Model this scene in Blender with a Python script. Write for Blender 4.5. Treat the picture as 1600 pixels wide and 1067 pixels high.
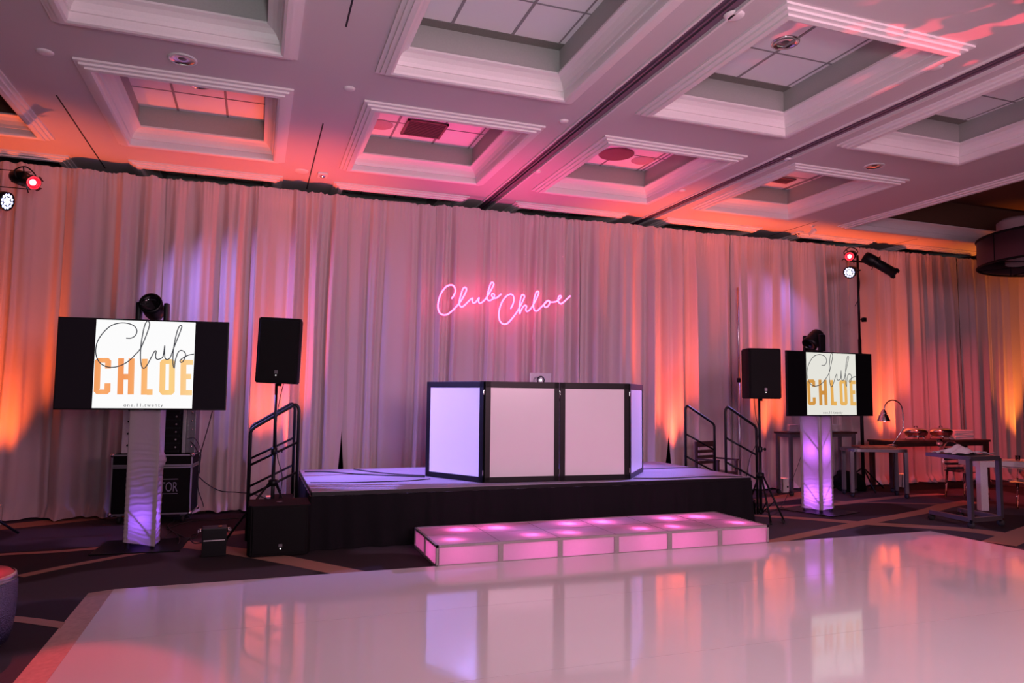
import bpy, bmesh, math, random
from mathutils import Vector, Matrix
random.seed(7)
PI = math.pi
for o in list(bpy.data.objects): bpy.data.objects.remove(o, do_unlink=True)
scn = bpy.context.scene
C = scn.collection

# ------------------------------------------------------------------ camera
FPX, EYE = 1119.7, 1.64
YAW, PITCH, ROLL = math.radians(19.587), math.radians(4.3607), math.radians(0.5866)
fwd = Vector((math.sin(YAW)*math.cos(PITCH), math.cos(YAW)*math.cos(PITCH), math.sin(PITCH)))
_r = Vector((math.cos(YAW), -math.sin(YAW), 0)); _u = _r.cross(fwd)
rgt = _r*math.cos(ROLL)+_u*math.sin(ROLL); upv = -_r*math.sin(ROLL)+_u*math.cos(ROLL)
EYEP = Vector((0, 0, EYE))
cd = bpy.data.cameras.new('camera'); cam = bpy.data.objects.new('camera', cd); C.objects.link(cam)
cd.sensor_width = 36; cd.lens = 36*FPX/1600; cd.clip_end = 100; cd.clip_start = 0.05
m3 = Matrix((rgt, upv, -fwd)).transposed()
cam.matrix_world = Matrix.Translation(EYEP) @ m3.to_4x4()
scn.camera = cam
def ray(u, v): return fwd+rgt*((u-800)/FPX)+upv*((533.5-v)/FPX)
def at_z(u, v, z): d = ray(u, v); return EYEP+d*((z-EYE)/d.z)
def at_y(u, v, y): d = ray(u, v); return EYEP+d*(y/d.y)
def at_d(u, v, d): return EYEP+ray(u, v)*d

# ------------------------------------------------------------------ world + colour
w = bpy.data.worlds.new('world'); scn.world = w; w.use_nodes = True
w.node_tree.nodes['Background'].inputs[0].default_value = (0.62, 0.36, 0.56, 1)
w.node_tree.nodes['Background'].inputs[1].default_value = 0.24
vs = scn.view_settings
vs.view_transform = 'Standard'; vs.look = 'None'; vs.gamma = 1; vs.use_curve_mapping = False
vs.exposure = 0.0

# ------------------------------------------------------------------ flash, added fills and uplight beams
def spot(name, loc, tgt, col, power, deg, blend=1.0, size=0.05):
    l = bpy.data.lights.new(name, 'SPOT'); l.color = col; l.energy = power
    l.spot_size = math.radians(deg); l.spot_blend = blend; l.shadow_soft_size = size
    o = bpy.data.objects.new(name, l); C.objects.link(o); o.location = loc
    o.rotation_euler = (Vector(tgt)-Vector(loc)).to_track_quat('-Z', 'Y').to_euler()
    return o
def point(name, loc, col, power, size=0.05):
    l = bpy.data.lights.new(name, 'POINT'); l.color = col; l.energy = power; l.shadow_soft_size = size
    o = bpy.data.objects.new(name, l); C.objects.link(o); o.location = loc
    return o
# the photographer's bounced flash, then two added fills that match no lamp in the room
spot('flash_light', (0.4, -0.8, 2.0), (2.2, 5.2, 4.77), (0.93, 0.96, 1.0), 560, 100, 1.0, 0.35)
def area(name, loc, tgt, col, power, sx, sy):
    l = bpy.data.lights.new(name, 'AREA'); l.color = col; l.energy = power; l.shape = 'RECTANGLE'; l.size = sx; l.size_y = sy
    o = bpy.data.objects.new(name, l); C.objects.link(o); o.location = loc
    o.rotation_euler = (Vector(tgt)-Vector(loc)).to_track_quat('-Z', 'Y').to_euler()
    return o
area('front_fill', (4.6, -3.0, 3.2), (4.6, 9, 1.9), (1.0, 0.50, 0.68), 190, 4, 2.0).data.spread = math.radians(110)  # added pink fill from behind the camera, washes drapes and booth
spot('floor_fill', (3.2, .6, 4.6), (3.6, 2.4, 0), (1.0, 0.80, 0.84), 420, 120, 1.0, .25)  # added fill from overhead to brighten the near dance floor
ORANGE, DEEP, PINK = (1.0, 0.13, 0.025), (1.0, 0.10, 0.035), (1.0, 0.04, 0.20)
YC = 10.83
UPL = [(-2.95, ORANGE, 800), (0.25, DEEP, 950), (2.2, PINK, 260), (3.9, PINK, 620), (6.72, DEEP, 1300), (8.80, ORANGE, 950), (11.55, ORANGE, 1100), (15.1, (1.0, 0.22, 0.02), 800)]
for x, c, p in UPL:
    spot('uplight_beam', (x, 10.42, 0.30), (x, 10.58 if c != PINK else 9.3, 4.6), c, p, 56 if c != PINK else 62, 1.0, 0.06)

# ------------------------------------------------------------------ materials
def mat(name, col, rough=0.5, metal=0.0, emit=None, es=0.0, bump=0.0, bscale=60.0, vary=0.06, coat=0.0, sheen=0.0, spec=0.5):
    m = bpy.data.materials.new(name); m.use_nodes = True
    n = m.node_tree.nodes; L = m.node_tree.links; b = n['Principled BSDF']
    b.inputs['Roughness'].default_value = rough; b.inputs['Metallic'].default_value = metal
    b.inputs['Coat Weight'].default_value = coat; b.inputs['Sheen Weight'].default_value = sheen
    b.inputs['Specular IOR Level'].default_value = spec
    tc = n.new('ShaderNodeTexCoord'); no = n.new('ShaderNodeTexNoise'); no.inputs['Scale'].default_value = bscale
    no.inputs['Detail'].default_value = 4; L.new(tc.outputs['Object'], no.inputs['Vector'])
    rp = n.new('ShaderNodeValToRGB'); e = rp.color_ramp.elements
    e[0].position = .3; e[1].position = .7
    e[0].color = (*[c*(1-vary) for c in col], 1); e[1].color = (*[min(1, c*(1+vary)) for c in col], 1)
    L.new(no.outputs['Fac'], rp.inputs['Fac']); L.new(rp.outputs['Color'], b.inputs['Base Color'])
    if bump:
        bp = n.new('ShaderNodeBump'); bp.inputs['Strength'].default_value = bump; bp.inputs['Distance'].default_value = 0.01
        L.new(no.outputs['Fac'], bp.inputs['Height']); L.new(bp.outputs['Normal'], b.inputs['Normal'])
    if emit:
        b.inputs['Emission Color'].default_value = (*emit, 1); b.inputs['Emission Strength'].default_value = es
    return m
def cloth_translucent(name, col, tr=0.5):
    m = mat(name, col, 0.7, vary=0.04, bscale=30)
    n = m.node_tree.nodes; L = m.node_tree.links
    t = n.new('ShaderNodeBsdfTranslucent'); t.inputs['Color'].default_value = (*col, 1)
    mx = n.new('ShaderNodeMixShader'); mx.inputs[0].default_value = tr
    L.new(n['Principled BSDF'].outputs[0], mx.inputs[1]); L.new(t.outputs[0], mx.inputs[2])
    L.new(mx.outputs[0], n['Material Output'].inputs['Surface'])
    return m
M = dict(
 ceil=mat('ceiling_paint', (0.62, 0.55, 0.56), 0.55, bump=0.03, bscale=180, vary=0.02),
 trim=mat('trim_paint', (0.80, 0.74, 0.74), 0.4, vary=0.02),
 tile=mat('ceiling_tile', (0.92, 0.90, 0.91), 0.8, bump=0.25, bscale=260, vary=0.04),
 tbar=mat('tile_grid', (0.30, 0.27, 0.28), 0.5),
 grille=mat('slot_grille', (0.22, 0.21, 0.19), 0.7, bump=0.5, bscale=120, vary=0.3),
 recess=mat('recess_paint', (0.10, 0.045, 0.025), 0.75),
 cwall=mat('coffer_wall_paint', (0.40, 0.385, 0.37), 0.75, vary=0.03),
 dark=mat('dark_gap', (0.012, 0.010, 0.012), 0.6),
 track=mat('track_metal', (0.22, 0.13, 0.19), 0.4, 0.3),
 wall=mat('wall_paint', (0.12, 0.09, 0.09), 0.8),
 curtain=None,
 carpet=None,
 stripe=mat('carpet_stripe', (0.36, 0.20, 0.145), 0.95, bump=0.4, bscale=220, vary=0.12, spec=.1),
 black=mat('black_paint', (0.006, 0.006, 0.007), 0.38, spec=.22),
 blackm=mat('black_matte', (0.005, 0.0045, 0.005), 0.75, bump=0.2, bscale=200, spec=.15),
 skirt=mat('black_skirt_cloth', (0.007, 0.006, 0.008), 0.9, bump=0.2, bscale=120, spec=.15),
 carpet_stage=mat('stage_carpet', (0.40, 0.36, 0.46), 0.95, bump=0.5, bscale=200, vary=0.15, spec=.1),
 chrome=mat('chrome', (0.75, 0.72, 0.72), 0.14, 1.0),
 alu=mat('brushed_aluminium', (0.52, 0.50, 0.50), 0.34, 1.0),
 white=mat('white_acrylic', (0.74, 0.70, 0.73), 0.22, coat=0.3, vary=0.01, bscale=3),
 whitep=mat('white_paint', (0.7, 0.68, 0.68), 0.4),
 plate=mat('white_china', (0.62, 0.58, 0.58), 0.25),
 napkin=mat('white_linen', (0.70, 0.66, 0.68), 0.85, bump=.3, bscale=200),
 steel=mat('grey_steel', (0.20, 0.19, 0.205), 0.36, 0.8),
 wood=mat('dark_wood', (0.05, 0.022, 0.018), 0.45, bscale=12, vary=0.3),
 board=mat('wooden_board', (0.30, 0.10, 0.05), 0.5, bscale=10, vary=0.3),
 rubber=mat('rubber', (0.015, 0.015, 0.015), 0.7),
 ramp=mat('wood_edging', (0.42, 0.30, 0.27), 0.40, bscale=25, vary=0.15),
 screen=mat('black_glass', (0.004, 0.004, 0.005), 0.10),
 poster=mat('screen_white', (0.0, 0.0, 0.0), 0.3, emit=(1, 1, 1), es=0.97),
 poster2=mat('screen_cream', (0.0, 0.0, 0.0), 0.3, emit=(.84, .83, .76), es=0.93),
 ink=mat('screen_ink', (0.01, 0.01, 0.01), 0.3, emit=(.045, .05, .06), es=1),
 neon=mat('neon_tube', (0.9, 0.5, 0.7), 0.3, emit=(1.0, 0.055, 0.19), es=9.0),
 ledw=mat('led_white', (0.9, 0.9, 1), 0.3, emit=(0.62, 0.66, 1.0), es=2.6),
 ledred=mat('red_lens', (0.5, 0.01, 0.02), 0.2, emit=(1, 0.01, 0.03), es=1.2),
 ledhot=mat('hot_lens', (0.9, 0.5, 0.6), 0.2, emit=(1, 0.42, 0.5), es=6),
 dot=mat('status_led', (0.9, 0.9, 0.9), 0.2, emit=(1, 1, 1), es=2.0),
 glow=mat('logo_glow', (0.9, 0.9, 0.9), 0.2, emit=(1, 1, 1), es=1.6),
 lap=mat('laptop_aluminium', (0.42, 0.38, 0.46), 0.35, 0.5),
 redtop=mat('red_upholstery', (0.22, 0.02, 0.05), 0.5),
 drum=mat('chandelier_mesh', (0.075, 0.035, 0.045), 0.5, 0.3, bump=.3, bscale=300),
 shade=mat('white_shade', (0.36, 0.27, 0.28), 0.7),
 speaker_g=mat('brown_grille', (0.26, 0.10, 0.12), 0.7, bump=.3, bscale=300),
 stepf=mat('step_edging', (0.30, 0.25, 0.26), 0.45),
 tan=mat('round_patch', (0.56, 0.36, 0.40), 0.8),
 stand=mat('speaker_grille', (0.004, 0.004, 0.0045), 0.6, bump=.4, bscale=500, spec=.15),
)
def mk_curtain():
    m = mat('ivory_drape', (0.52, 0.42, 0.43), 0.62, bump=0.12, bscale=350, vary=0.03, sheen=0.25)
    return m
M['curtain'] = mk_curtain()
def mk_carpet():
    m = mat('mauve_carpet', (0.068, 0.056, 0.062), 0.95, bump=0.5, bscale=260, vary=0.25, spec=.1)
    n = m.node_tree.nodes; L = m.node_tree.links; b = n['Principled BSDF']
    tc = n.new('ShaderNodeTexCoord'); vo = n.new('ShaderNodeTexNoise'); vo.inputs['Scale'].default_value = 0.55; vo.inputs['Detail'].default_value = 1
    L.new(tc.outputs['Object'], vo.inputs['Vector'])
    r = n.new('ShaderNodeValToRGB'); e = r.color_ramp.elements; e[0].position = .47; e[1].position = .5
    e[0].color = (.55, .5, .5, 1); e[1].color = (1.15, 1.15, 1.3, 1)
    L.new(vo.outputs['Fac'], r.inputs['Fac'])
    mx = n.new('ShaderNodeMix'); mx.data_type = 'RGBA'; mx.blend_type = 'MULTIPLY'; mx.inputs[0].default_value = 1
    src = b.inputs['Base Color'].links[0].from_socket
    L.new(src, mx.inputs[6]); L.new(r.outputs['Color'], mx.inputs[7]); L.new(mx.outputs[2], b.inputs['Base Color'])
    return m
M['carpet'] = mk_carpet()
def mk_dance():
    m = mat('gloss_white_vinyl', (0.74, 0.70, 0.72), 0.07, vary=0.015, bscale=1.2, coat=0.0, spec=0.55)
    n = m.node_tree.nodes; L = m.node_tree.links; b = n['Principled BSDF']
    tc = n.new('ShaderNodeTexCoord')
    no = n.new('ShaderNodeTexNoise'); no.inputs['Scale'].default_value = 1.6; no.inputs['Detail'].default_value = 6
    mp = n.new('ShaderNodeMapping'); mp.inputs['Scale'].default_value = (3.0, 0.6, 1); L.new(tc.outputs['Object'], mp.inputs[0])
    L.new(mp.outputs[0], no.inputs['Vector'])
    bp = n.new('ShaderNodeBump'); bp.inputs['Strength'].default_value = 0.06; bp.inputs['Distance'].default_value = 0.01
    L.new(no.outputs['Fac'], bp.inputs['Height']); L.new(bp.outputs['Normal'], b.inputs['Normal'])
    return m
M['dance'] = mk_dance()
M['dance_seam'] = mat('vinyl_seam', (0.44, 0.40, 0.42), 0.2)
M['spandex'] = cloth_translucent('white_spandex', (0.62, 0.58, 0.58), 0.55)
M['acrylic'] = cloth_translucent('frosted_acrylic', (0.80, 0.70, 0.76), 0.70)
def mk_glass(name, col, rough=0.02):
    m = bpy.data.materials.new(name); m.use_nodes = True; b = m.node_tree.nodes['Principled BSDF']
    b.inputs['Base Color'].default_value = (*col, 1); b.inputs['Roughness'].default_value = rough
    b.inputs['Transmission Weight'].default_value = 1; b.inputs['IOR'].default_value = 1.45
    return m
M['glass'] = mk_glass('clear_glass', (1, .97, .97)); M['ghost'] = mk_glass('clear_polycarbonate', (1, .93, .94))
def mk_gold(stops, name):
    m = bpy.data.materials.new(name); m.use_nodes = True; n = m.node_tree.nodes; L = m.node_tree.links; b = n['Principled BSDF']
    b.inputs['Base Color'].default_value = (0, 0, 0, 1)
    tc = n.new('ShaderNodeTexCoord'); sp = n.new('ShaderNodeSeparateXYZ'); L.new(tc.outputs['Object'], sp.inputs[0])
    ma = n.new('ShaderNodeMapRange'); ma.inputs[1].default_value = -.47; ma.inputs[2].default_value = .47; L.new(sp.outputs['X'], ma.inputs[0])
    r = n.new('ShaderNodeValToRGB'); L.new(ma.outputs[0], r.inputs['Fac']); e = r.color_ramp.elements
    e[0].position = stops[0][0]; e[0].color = (*stops[0][1], 1); e[1].position = stops[-1][0]; e[1].color = (*stops[-1][1], 1)
    for p, c in stops[1:-1]: x = e.new(p); x.color = (*c, 1)
    L.new(r.outputs['Color'], b.inputs['Emission Color']); b.inputs['Emission Strength'].default_value = 0.95
    return m
o1, o2 = (0.93, 0.33, 0.10), (1.0, 0.66, 0.24)
M['gold'] = mk_gold([(0, o1), (.1, (1, .42, .15)), (.3, (.93, .32, .1)), (.5, (1, .48, .17)), (.62, (1, .55, .2)), (.78, o2), (.9, (1, .6, .25)), (1, (1, .68, .3))], 'screen_gold')
M['gold2'] = mk_gold([(0, (.7, .33, .06)), (.35, (.62, .27, .05)), (.55, (.85, .45, .1)), (1, (.82, .48, .13))], 'screen_dull_gold')
def mk_glitter():
    m = mat('silver_glitter', (0.16, 0.17, 0.26), 0.25, 0.9, bump=1.0, bscale=120, vary=0.5)
    return m
M['glitter'] = mk_glitter()

# ------------------------------------------------------------------ mesh helpers
class MB:
    def __init__(s): s.bm = bmesh.new(); s.mats = []
    def mi(s, m):
        if m is None: return 0
        if m not in s.mats: s.mats.append(m)
        return s.mats.index(m)
    def face(s, pts, m=None, smooth=False):
        vs_ = [s.bm.verts.new(p) for p in pts]; f = s.bm.faces.new(vs_); f.material_index = s.mi(m); f.smooth = smooth; return f
    def box(s, lo, hi, m=None, bev=0.0, rot=None, piv=None):
        x0, y0, z0 = lo; x1, y1, z1 = hi
        r = bmesh.ops.create_cube(s.bm, size=1.0)['verts']
        for v in r: v.co = Vector(((x0+x1)/2+v.co.x*(x1-x0), (y0+y1)/2+v.co.y*(y1-y0), (z0+z1)/2+v.co.z*(z1-z0)))
        fs = set(f for v in r for f in v.link_faces)
        for f in fs: f.material_index = s.mi(m)
        vv = r
        if bev > 0:
            es = list(set(e for v in r for e in v.link_edges))
            b = bmesh.ops.bevel(s.bm, geom=es, offset=bev, segments=2, affect='EDGES', profile=.7)
            vv = list(set(v for f in b['faces'] for v in f.verts) | set(v for v in r if v.is_valid))
            for f in b['faces']: f.material_index = s.mi(m)
        if rot is not None:
            p = Vector(piv) if piv is not None else Vector(((x0+x1)/2, (y0+y1)/2, (z0+z1)/2))
            for v in vv: v.co = rot @ (v.co-p)+p
        return vv
    def tube(s, pts, r, m=None, seg=10, closed=False, caps=True, radii=None):
        pts = [Vector(p) for p in pts]; n = len(pts); rings = []
        nrm = None
        for i, p in enumerate(pts):
            if closed: t = pts[(i+1) % n]-pts[i-1]
            elif i == 0: t = pts[1]-p
            elif i == n-1: t = p-pts[-2]
            else: t = (pts[i+1]-p).normalized()+(p-pts[i-1]).normalized()
            t = t.normalized() if t.length > 1e-9 else Vector((0, 0, 1))
            if nrm is None:
                a = Vector((0, 0, 1)) if abs(t.z) < .9 else Vector((1, 0, 0)); nrm = t.cross(a).normalized()
            else:
                nrm = (nrm-t*nrm.dot(t)); nrm = nrm.normalized() if nrm.length > 1e-6 else t.orthogonal().normalized()
            b = t.cross(nrm); rr = radii[i] if radii else r
            rings.append([s.bm.verts.new(p+nrm*math.cos(2*PI*k/seg)*rr+b*math.sin(2*PI*k/seg)*rr) for k in range(seg)])
        idx = s.mi(m)
        for i in range(n if closed else n-1):
            A, B = rings[i], rings[(i+1) % n]
            for k in range(seg):
                f = s.bm.faces.new((A[k], A[(k+1) % seg], B[(k+1) % seg], B[k])); f.smooth = True; f.material_index = idx
        if caps and not closed:
            for R in (rings[0][::-1], rings[-1]):
                f = s.bm.faces.new(R); f.material_index = idx
    def lathe(s, prof, m=None, seg=32, origin=(0, 0, 0), axis=None, smooth=True):
        O = Vector(origin); q = Matrix.Identity(3)
        if axis is not None: q = Vector(axis).to_track_quat('Z', 'Y').to_matrix()
        rings = []
        for r, z in prof:
            if r < 1e-6: rings.append([s.bm.verts.new(O+q@Vector((0, 0, z)))])
            else: rings.append([s.bm.verts.new(O+q@Vector((r*math.cos(2*PI*k/seg), r*math.sin(2*PI*k/seg), z))) for k in range(seg)])
        idx = s.mi(m)
        for A, B in zip(rings, rings[1:]):
            for k in range(seg):
                k2 = (k+1) % seg
                if len(A) == 1 and len(B) == 1: continue
                if len(A) == 1: f = s.bm.faces.new((A[0], B[k2], B[k]))
                elif len(B) == 1: f = s.bm.faces.new((A[k], A[k2], B[0]))
                else: f = s.bm.faces.new((A[k], A[k2], B[k2], B[k]))
                f.smooth = smooth; f.material_index = idx
    def prism(s, poly, z0, z1, m=None):
        """poly: list of 2D points; extruded z0..z1"""
        a = [s.bm.verts.new((x, y, z0)) for x, y in poly]; b = [s.bm.verts.new((x, y, z1)) for x, y in poly]
        idx = s.mi(m); n = len(poly)
        for f in (s.bm.faces.new(a[::-1]), s.bm.faces.new(b)): f.material_index = idx
        for i in range(n):
            f = s.bm.faces.new((a[i], a[(i+1) % n], b[(i+1) % n], b[i])); f.material_index = idx
    def xf(s, mtx):
        for v in s.bm.verts: v.co = mtx @ v.co
        return s
    def build(s, name, m=None, parent=None, recalc=True):
        if recalc: bmesh.ops.recalc_face_normals(s.bm, faces=s.bm.faces[:])
        me = bpy.data.meshes.new(name); s.bm.to_mesh(me); s.bm.free()
        if s.mats:
            for x in s.mats: me.materials.append(x)
        elif m is not None: me.materials.append(m)
        o = bpy.data.objects.new(name, me); C.objects.link(o)
        if parent: o.parent = parent
        return o
def tag(o, label=None, cat=None, group=None, kind=None):
    if label: o['label'] = label
    if cat: o['category'] = cat
    if group: o['group'] = group
    if kind: o['kind'] = kind
    return o
def thing(name, label, cat, loc=(0, 0, 0), rz=0, group=None):
    o = bpy.data.objects.new(name, None); C.objects.link(o); o.location = loc; o.rotation_euler = (0, 0, rz)
    o.empty_display_size = .1
    return tag(o, label, cat, group)
def struct(o, label=None):
    o['kind'] = 'structure'
    if label: o['label'] = label
    return o
def dup(root, loc=None, rz=None, label=None, group=None):
    r = root.copy(); C.objects.link(r)
    if loc is not None: r.location = loc
    if rz is not None: r.rotation_euler = (0, 0, rz)
    if label: r['label'] = label
    if group: r['group'] = group
    for ch in list(root.children):
        c = ch.copy(); C.objects.link(c); c.parent = r
        for g in list(ch.children):
            d = g.copy(); C.objects.link(d); d.parent = c
    return r
def smooth_path(P, n=6, closed=False):
    """Catmull-Rom through the points"""
    P = [Vector(p) for p in P]; out = []
    N = len(P)
    for i in range(N-1):
        p0 = P[max(i-1, 0)]; p1 = P[i]; p2 = P[i+1]; p3 = P[min(i+2, N-1)]
        for k in range(n):
            t = k/n
            out.append(.5*((2*p1)+(p2-p0)*t+(2*p0-5*p1+4*p2-p3)*t*t+(3*p1-p0-3*p2+p3)*t**3))
    out.append(P[-1]); return out
def text_mb(txt, size, m, depth=0.001, spacing=1.0, align='CENTER'):
    cu = bpy.data.curves.new('txt', 'FONT'); cu.body = txt; cu.size = size; cu.extrude = depth; cu.align_x = align; cu.space_character = spacing
    ob = bpy.data.objects.new('txt', cu); C.objects.link(ob)
    dg = bpy.context.evaluated_depsgraph_get(); dg.update()
    me = bpy.data.meshes.new_from_object(ob.evaluated_get(dg))
    b = MB(); b.bm.from_mesh(me); b.mi(m)
    for f in b.bm.faces: f.material_index = 0
    bpy.data.objects.remove(ob); bpy.data.curves.remove(cu); bpy.data.meshes.remove(me)
    return b
RX90 = Matrix.Rotation(PI/2, 4, 'X')   # XY drawing -> XZ plane, normal -Y

# ------------------------------------------------------------------ floor
b = MB(); b.face([(-12, -8, 0), (26, -8, 0), (26, 14, 0), (-12, 14, 0)], M['carpet'])
def stripe(pts, w0, w1=None, z=0.003):
    P = smooth_path([at_z(u, v, 0) for u, v in pts], 6); w1 = w1 or w0; n = len(P); prev = None
    for i, p in enumerate(P):
        t = (P[min(i+1, n-1)]-P[max(i-1, 0)]); t.z = 0; t.normalize(); s_ = Vector((-t.y, t.x, 0))*(w0+(w1-w0)*i/(n-1))/2
        a, c = p+s_, p-s_; a.z = c.z = z
        if prev: b.face([prev[0], a, c, prev[1]], M['stripe'])
        prev = (a, c)
stripe([(-80, 832), (0, 824), (90, 815), (190, 805), (320, 797)], .40)
stripe([(-60, 874), (0, 867), (90, 862), (172, 855)], .10, .12, .0032)
stripe([(30, 901), (100, 886), (180, 871), (240, 861)], .13, .10, .0034)
stripe([(-60, 962), (30, 968), (115, 980), (180, 992)], .11)
stripe([(250, 846), (300, 852), (370, 862), (440, 874), (520, 890), (600, 906)], .30, .24, .0036)
stripe([(330, 838), (400, 829), (480, 820)], .22)
stripe([(1150, 804), (1250, 810), (1357, 818), (1472, 825), (1536, 831), (1600, 842), (1680, 862)], .15, .45)
stripe([(1180, 852), (1205, 847), (1344, 818), (1446, 799), (1480, 790), (1520, 784)], .13, .3, .0032)
stripe([(1180, 796), (1240, 791), (1293, 789), (1369, 780), (1421, 775), (1472, 772)], .22, .18, .0034)
stripe([(1300, 783), (1349, 785), (1472, 788)], .09, .09, .0036)
stripe([(1180, 785), (1225, 778), (1270, 770)], .4)
stripe([(1560, 850), (1590, 838), (1640, 820)], .35, .35, .0038)
struct(b.build('floor', recalc=False), 'dark mauve hotel carpet with tan curving stripes')

# ------------------------------------------------------------------ ceiling with coffers
H = 4.769; TP = 0.42
colX = {'A': (-1.73, .26), 'B': (.98, 3.06), 'C': (3.83, 5.88), 'D': (6.635, 8.645)}
rowY = {0: (1.26, 3.67), 1: (4.39, 6.79), 2: (7.51, 9.955), 3: (10.65, 12.9), -1: (-1.86, .54)}
coffers = [(c, r, colX[c], rowY[r]) for c in 'ABCD' for r in (-1, 0, 1, 2, 3)]
coffers += [('Z', 3, (-4.5, -2.46), (10.78, 12.9)), ('E', 3, (9.55, 11.4), (10.72, 12.9)), ('F', 3, (12.2, 14.3), (10.72, 12.9))]
BIGL = ((-9.0, -2.46), (1.0, 10.10)); BIGR = ((9.80, 22.0), (-2.0, 10.05))
TRK = [(3.445, -8, 13.4), (6.35, -8, 13.4)]
holes = [(x, y) for _, _, x, y in coffers]+[BIGL, BIGR]+[((t[0]-.11, t[0]+.11), (-8.0, 13.4)) for t in TRK]
def inset(h, s): return ((h[0][0]+s, h[0][1]-s), (h[1][0]+s, h[1][1]-s))
b = MB()
xs = sorted(set([-12.0, 26.0]+[v for h in holes for v in h[0]])); ys = sorted(set([-8.0, 13.4]+[v for h in holes for v in h[1]]))
for i in range(len(xs)-1):
    for j in range(len(ys)-1):
        cx, cy = (xs[i]+xs[i+1])/2, (ys[j]+ys[j+1])/2
        if any(h[0][0] < cx < h[0][1] and h[1][0] < cy < h[1][1] for h in holes): continue
        b.face([(xs[i], ys[j], H), (xs[i], ys[j+1], H), (xs[i+1], ys[j+1], H), (xs[i+1], ys[j], H)], M['ceil'])
# thin dark control joints
for x, y0, y1 in ((-2.10, 8.57, 11.2), (.625, 8.37, 11.2), (.615, 3.2, 6.04), (9.22, 9.9, 11.2), (12.0, 10.3, 11)):
    b.box((x-.008, y0, H-.002), (x+.008, y1, H+.002), M['dark'])
for x in (-.35,):
    pass
struct(b.build('ceiling', recalc=False), 'mauve lit ballroom ceiling plane between the coffers')
PROF = [(0, 0), (0, -.020), (.040, -.024), (.040, -.044), (.082, -.048), (.082, -.066), (.128, -.070), (.150, -.060), (.155, -.04), (.155, .018), (.17, .022), (.178, .055), (.20, .095), (.235, .128), (.275, .146), (.275, .165), (.245, .165)]
def ring_profile(b, h, prof, m):
    prev = None
    for s_, z in prof:
        (x0, x1), (y0, y1) = inset(h, s_)
        r = [Vector((x0, y0, H+z)), Vector((x1, y0, H+z)), Vector((x1, y1, H+z)), Vector((x0, y1, H+z))]
        if prev:
            for k in range(4): b.face([prev[k], prev[(k+1) % 4], r[(k+1) % 4], r[k]], m)
        prev = r
n = 0
for c, r, hx, hy in coffers:
    n += 1
    b = MB(); h = (hx, hy)
    ring_profile(b, h, PROF, M['trim'])
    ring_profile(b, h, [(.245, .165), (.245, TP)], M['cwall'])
    (x0, x1), (y0, y1) = inset(h, .245); z = H+TP
    b.face([(x0, y0, z), (x1, y0, z), (x1, y1, z), (x0, y1, z)], M['tile'])
    yl = y1
    if r in (1, 0, -1):
        b.box((x0, y1-.13, z-.006), (x1, y1, z), M['grille']); yl = y1-.13
    if c == 'A': lx = [x0+.44, x0+1.02]
    elif c == 'B': lx = [x0+.40, x0+1.0]
    else: lx = [x0+.78, x0+1.42]
    if r < 2 and c == 'B': lx = [x0+.42, x0+1.03]
    if r < 2 and c in 'CD': lx = [x0+.07, x0+.83]
    for x in lx: b.box((x-.013, y0, z-.008), (x+.013, yl, z), M['tbar'])
    y = yl-.61
    while y > y0:
        b.box((x0, y-.008, z-.006), (x1, y+.008, z), M['tbar']); y -= .61
    if c == 'B' or c == 'C' or c == 'D':
        b.box((x1-.07, y0, z-.008), (x1-.055, yl, z), M['tbar'])
    o = struct(b.build('trim_%d' % n)); o['label'] = 'moulded ceiling coffer with white tile grid inside'
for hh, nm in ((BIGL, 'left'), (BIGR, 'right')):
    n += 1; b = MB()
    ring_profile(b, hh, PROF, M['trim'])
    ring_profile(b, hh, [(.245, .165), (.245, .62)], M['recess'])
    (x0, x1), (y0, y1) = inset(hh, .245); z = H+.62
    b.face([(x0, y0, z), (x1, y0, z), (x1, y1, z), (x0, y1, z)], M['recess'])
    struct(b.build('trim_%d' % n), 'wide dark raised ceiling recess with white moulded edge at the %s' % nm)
for x, y0, y1 in TRK:
    n += 1; b = MB()
    for s_ in (-1, 1):
        b.box((x+s_*.11-.012, y0, H-.02), (x+s_*.11+.012, y1, H+.05), M['trim'])
        lo, hi = sorted((x+s_*.015, x+s_*.10)); b.box((lo, y0, H+.012), (hi, y1, H+.05), M['track'])
        lo, hi = sorted((x+s_*.015, x+s_*.035)); b.box((lo, y0, H-.008), (hi, y1, H+.012), M['track'])
    b.box((x-.02, y0, H+.05), (x+.016, y1, H+.09), M['dark'])
    struct(b.build('trim_%d' % n), 'recessed folding wall track running across the ceiling')
# walls behind the drapes and beyond
for nm, pts in (('back', [(-12, 13.4, 0), (26, 13.4, 0), (26, 13.4, H+.7), (-12, 13.4, H+.7)]), ('right', [(22.5, -8, 0), (22.5, 13.4, 0), (22.5, 13.4, H+.7), (22.5, -8, H+.7)]), ('left', [(-9.5, 2, 0), (-9.5, 13.4, 0), (-9.5, 13.4, H+.7), (-9.5, 2, H+.7)])):
    b = MB(); b.face(pts, M['wall']); struct(b.build('wall_'+nm), 'dark wall hidden behind the white drapes' if nm == 'back' else 'dark side wall of the ballroom')

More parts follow.
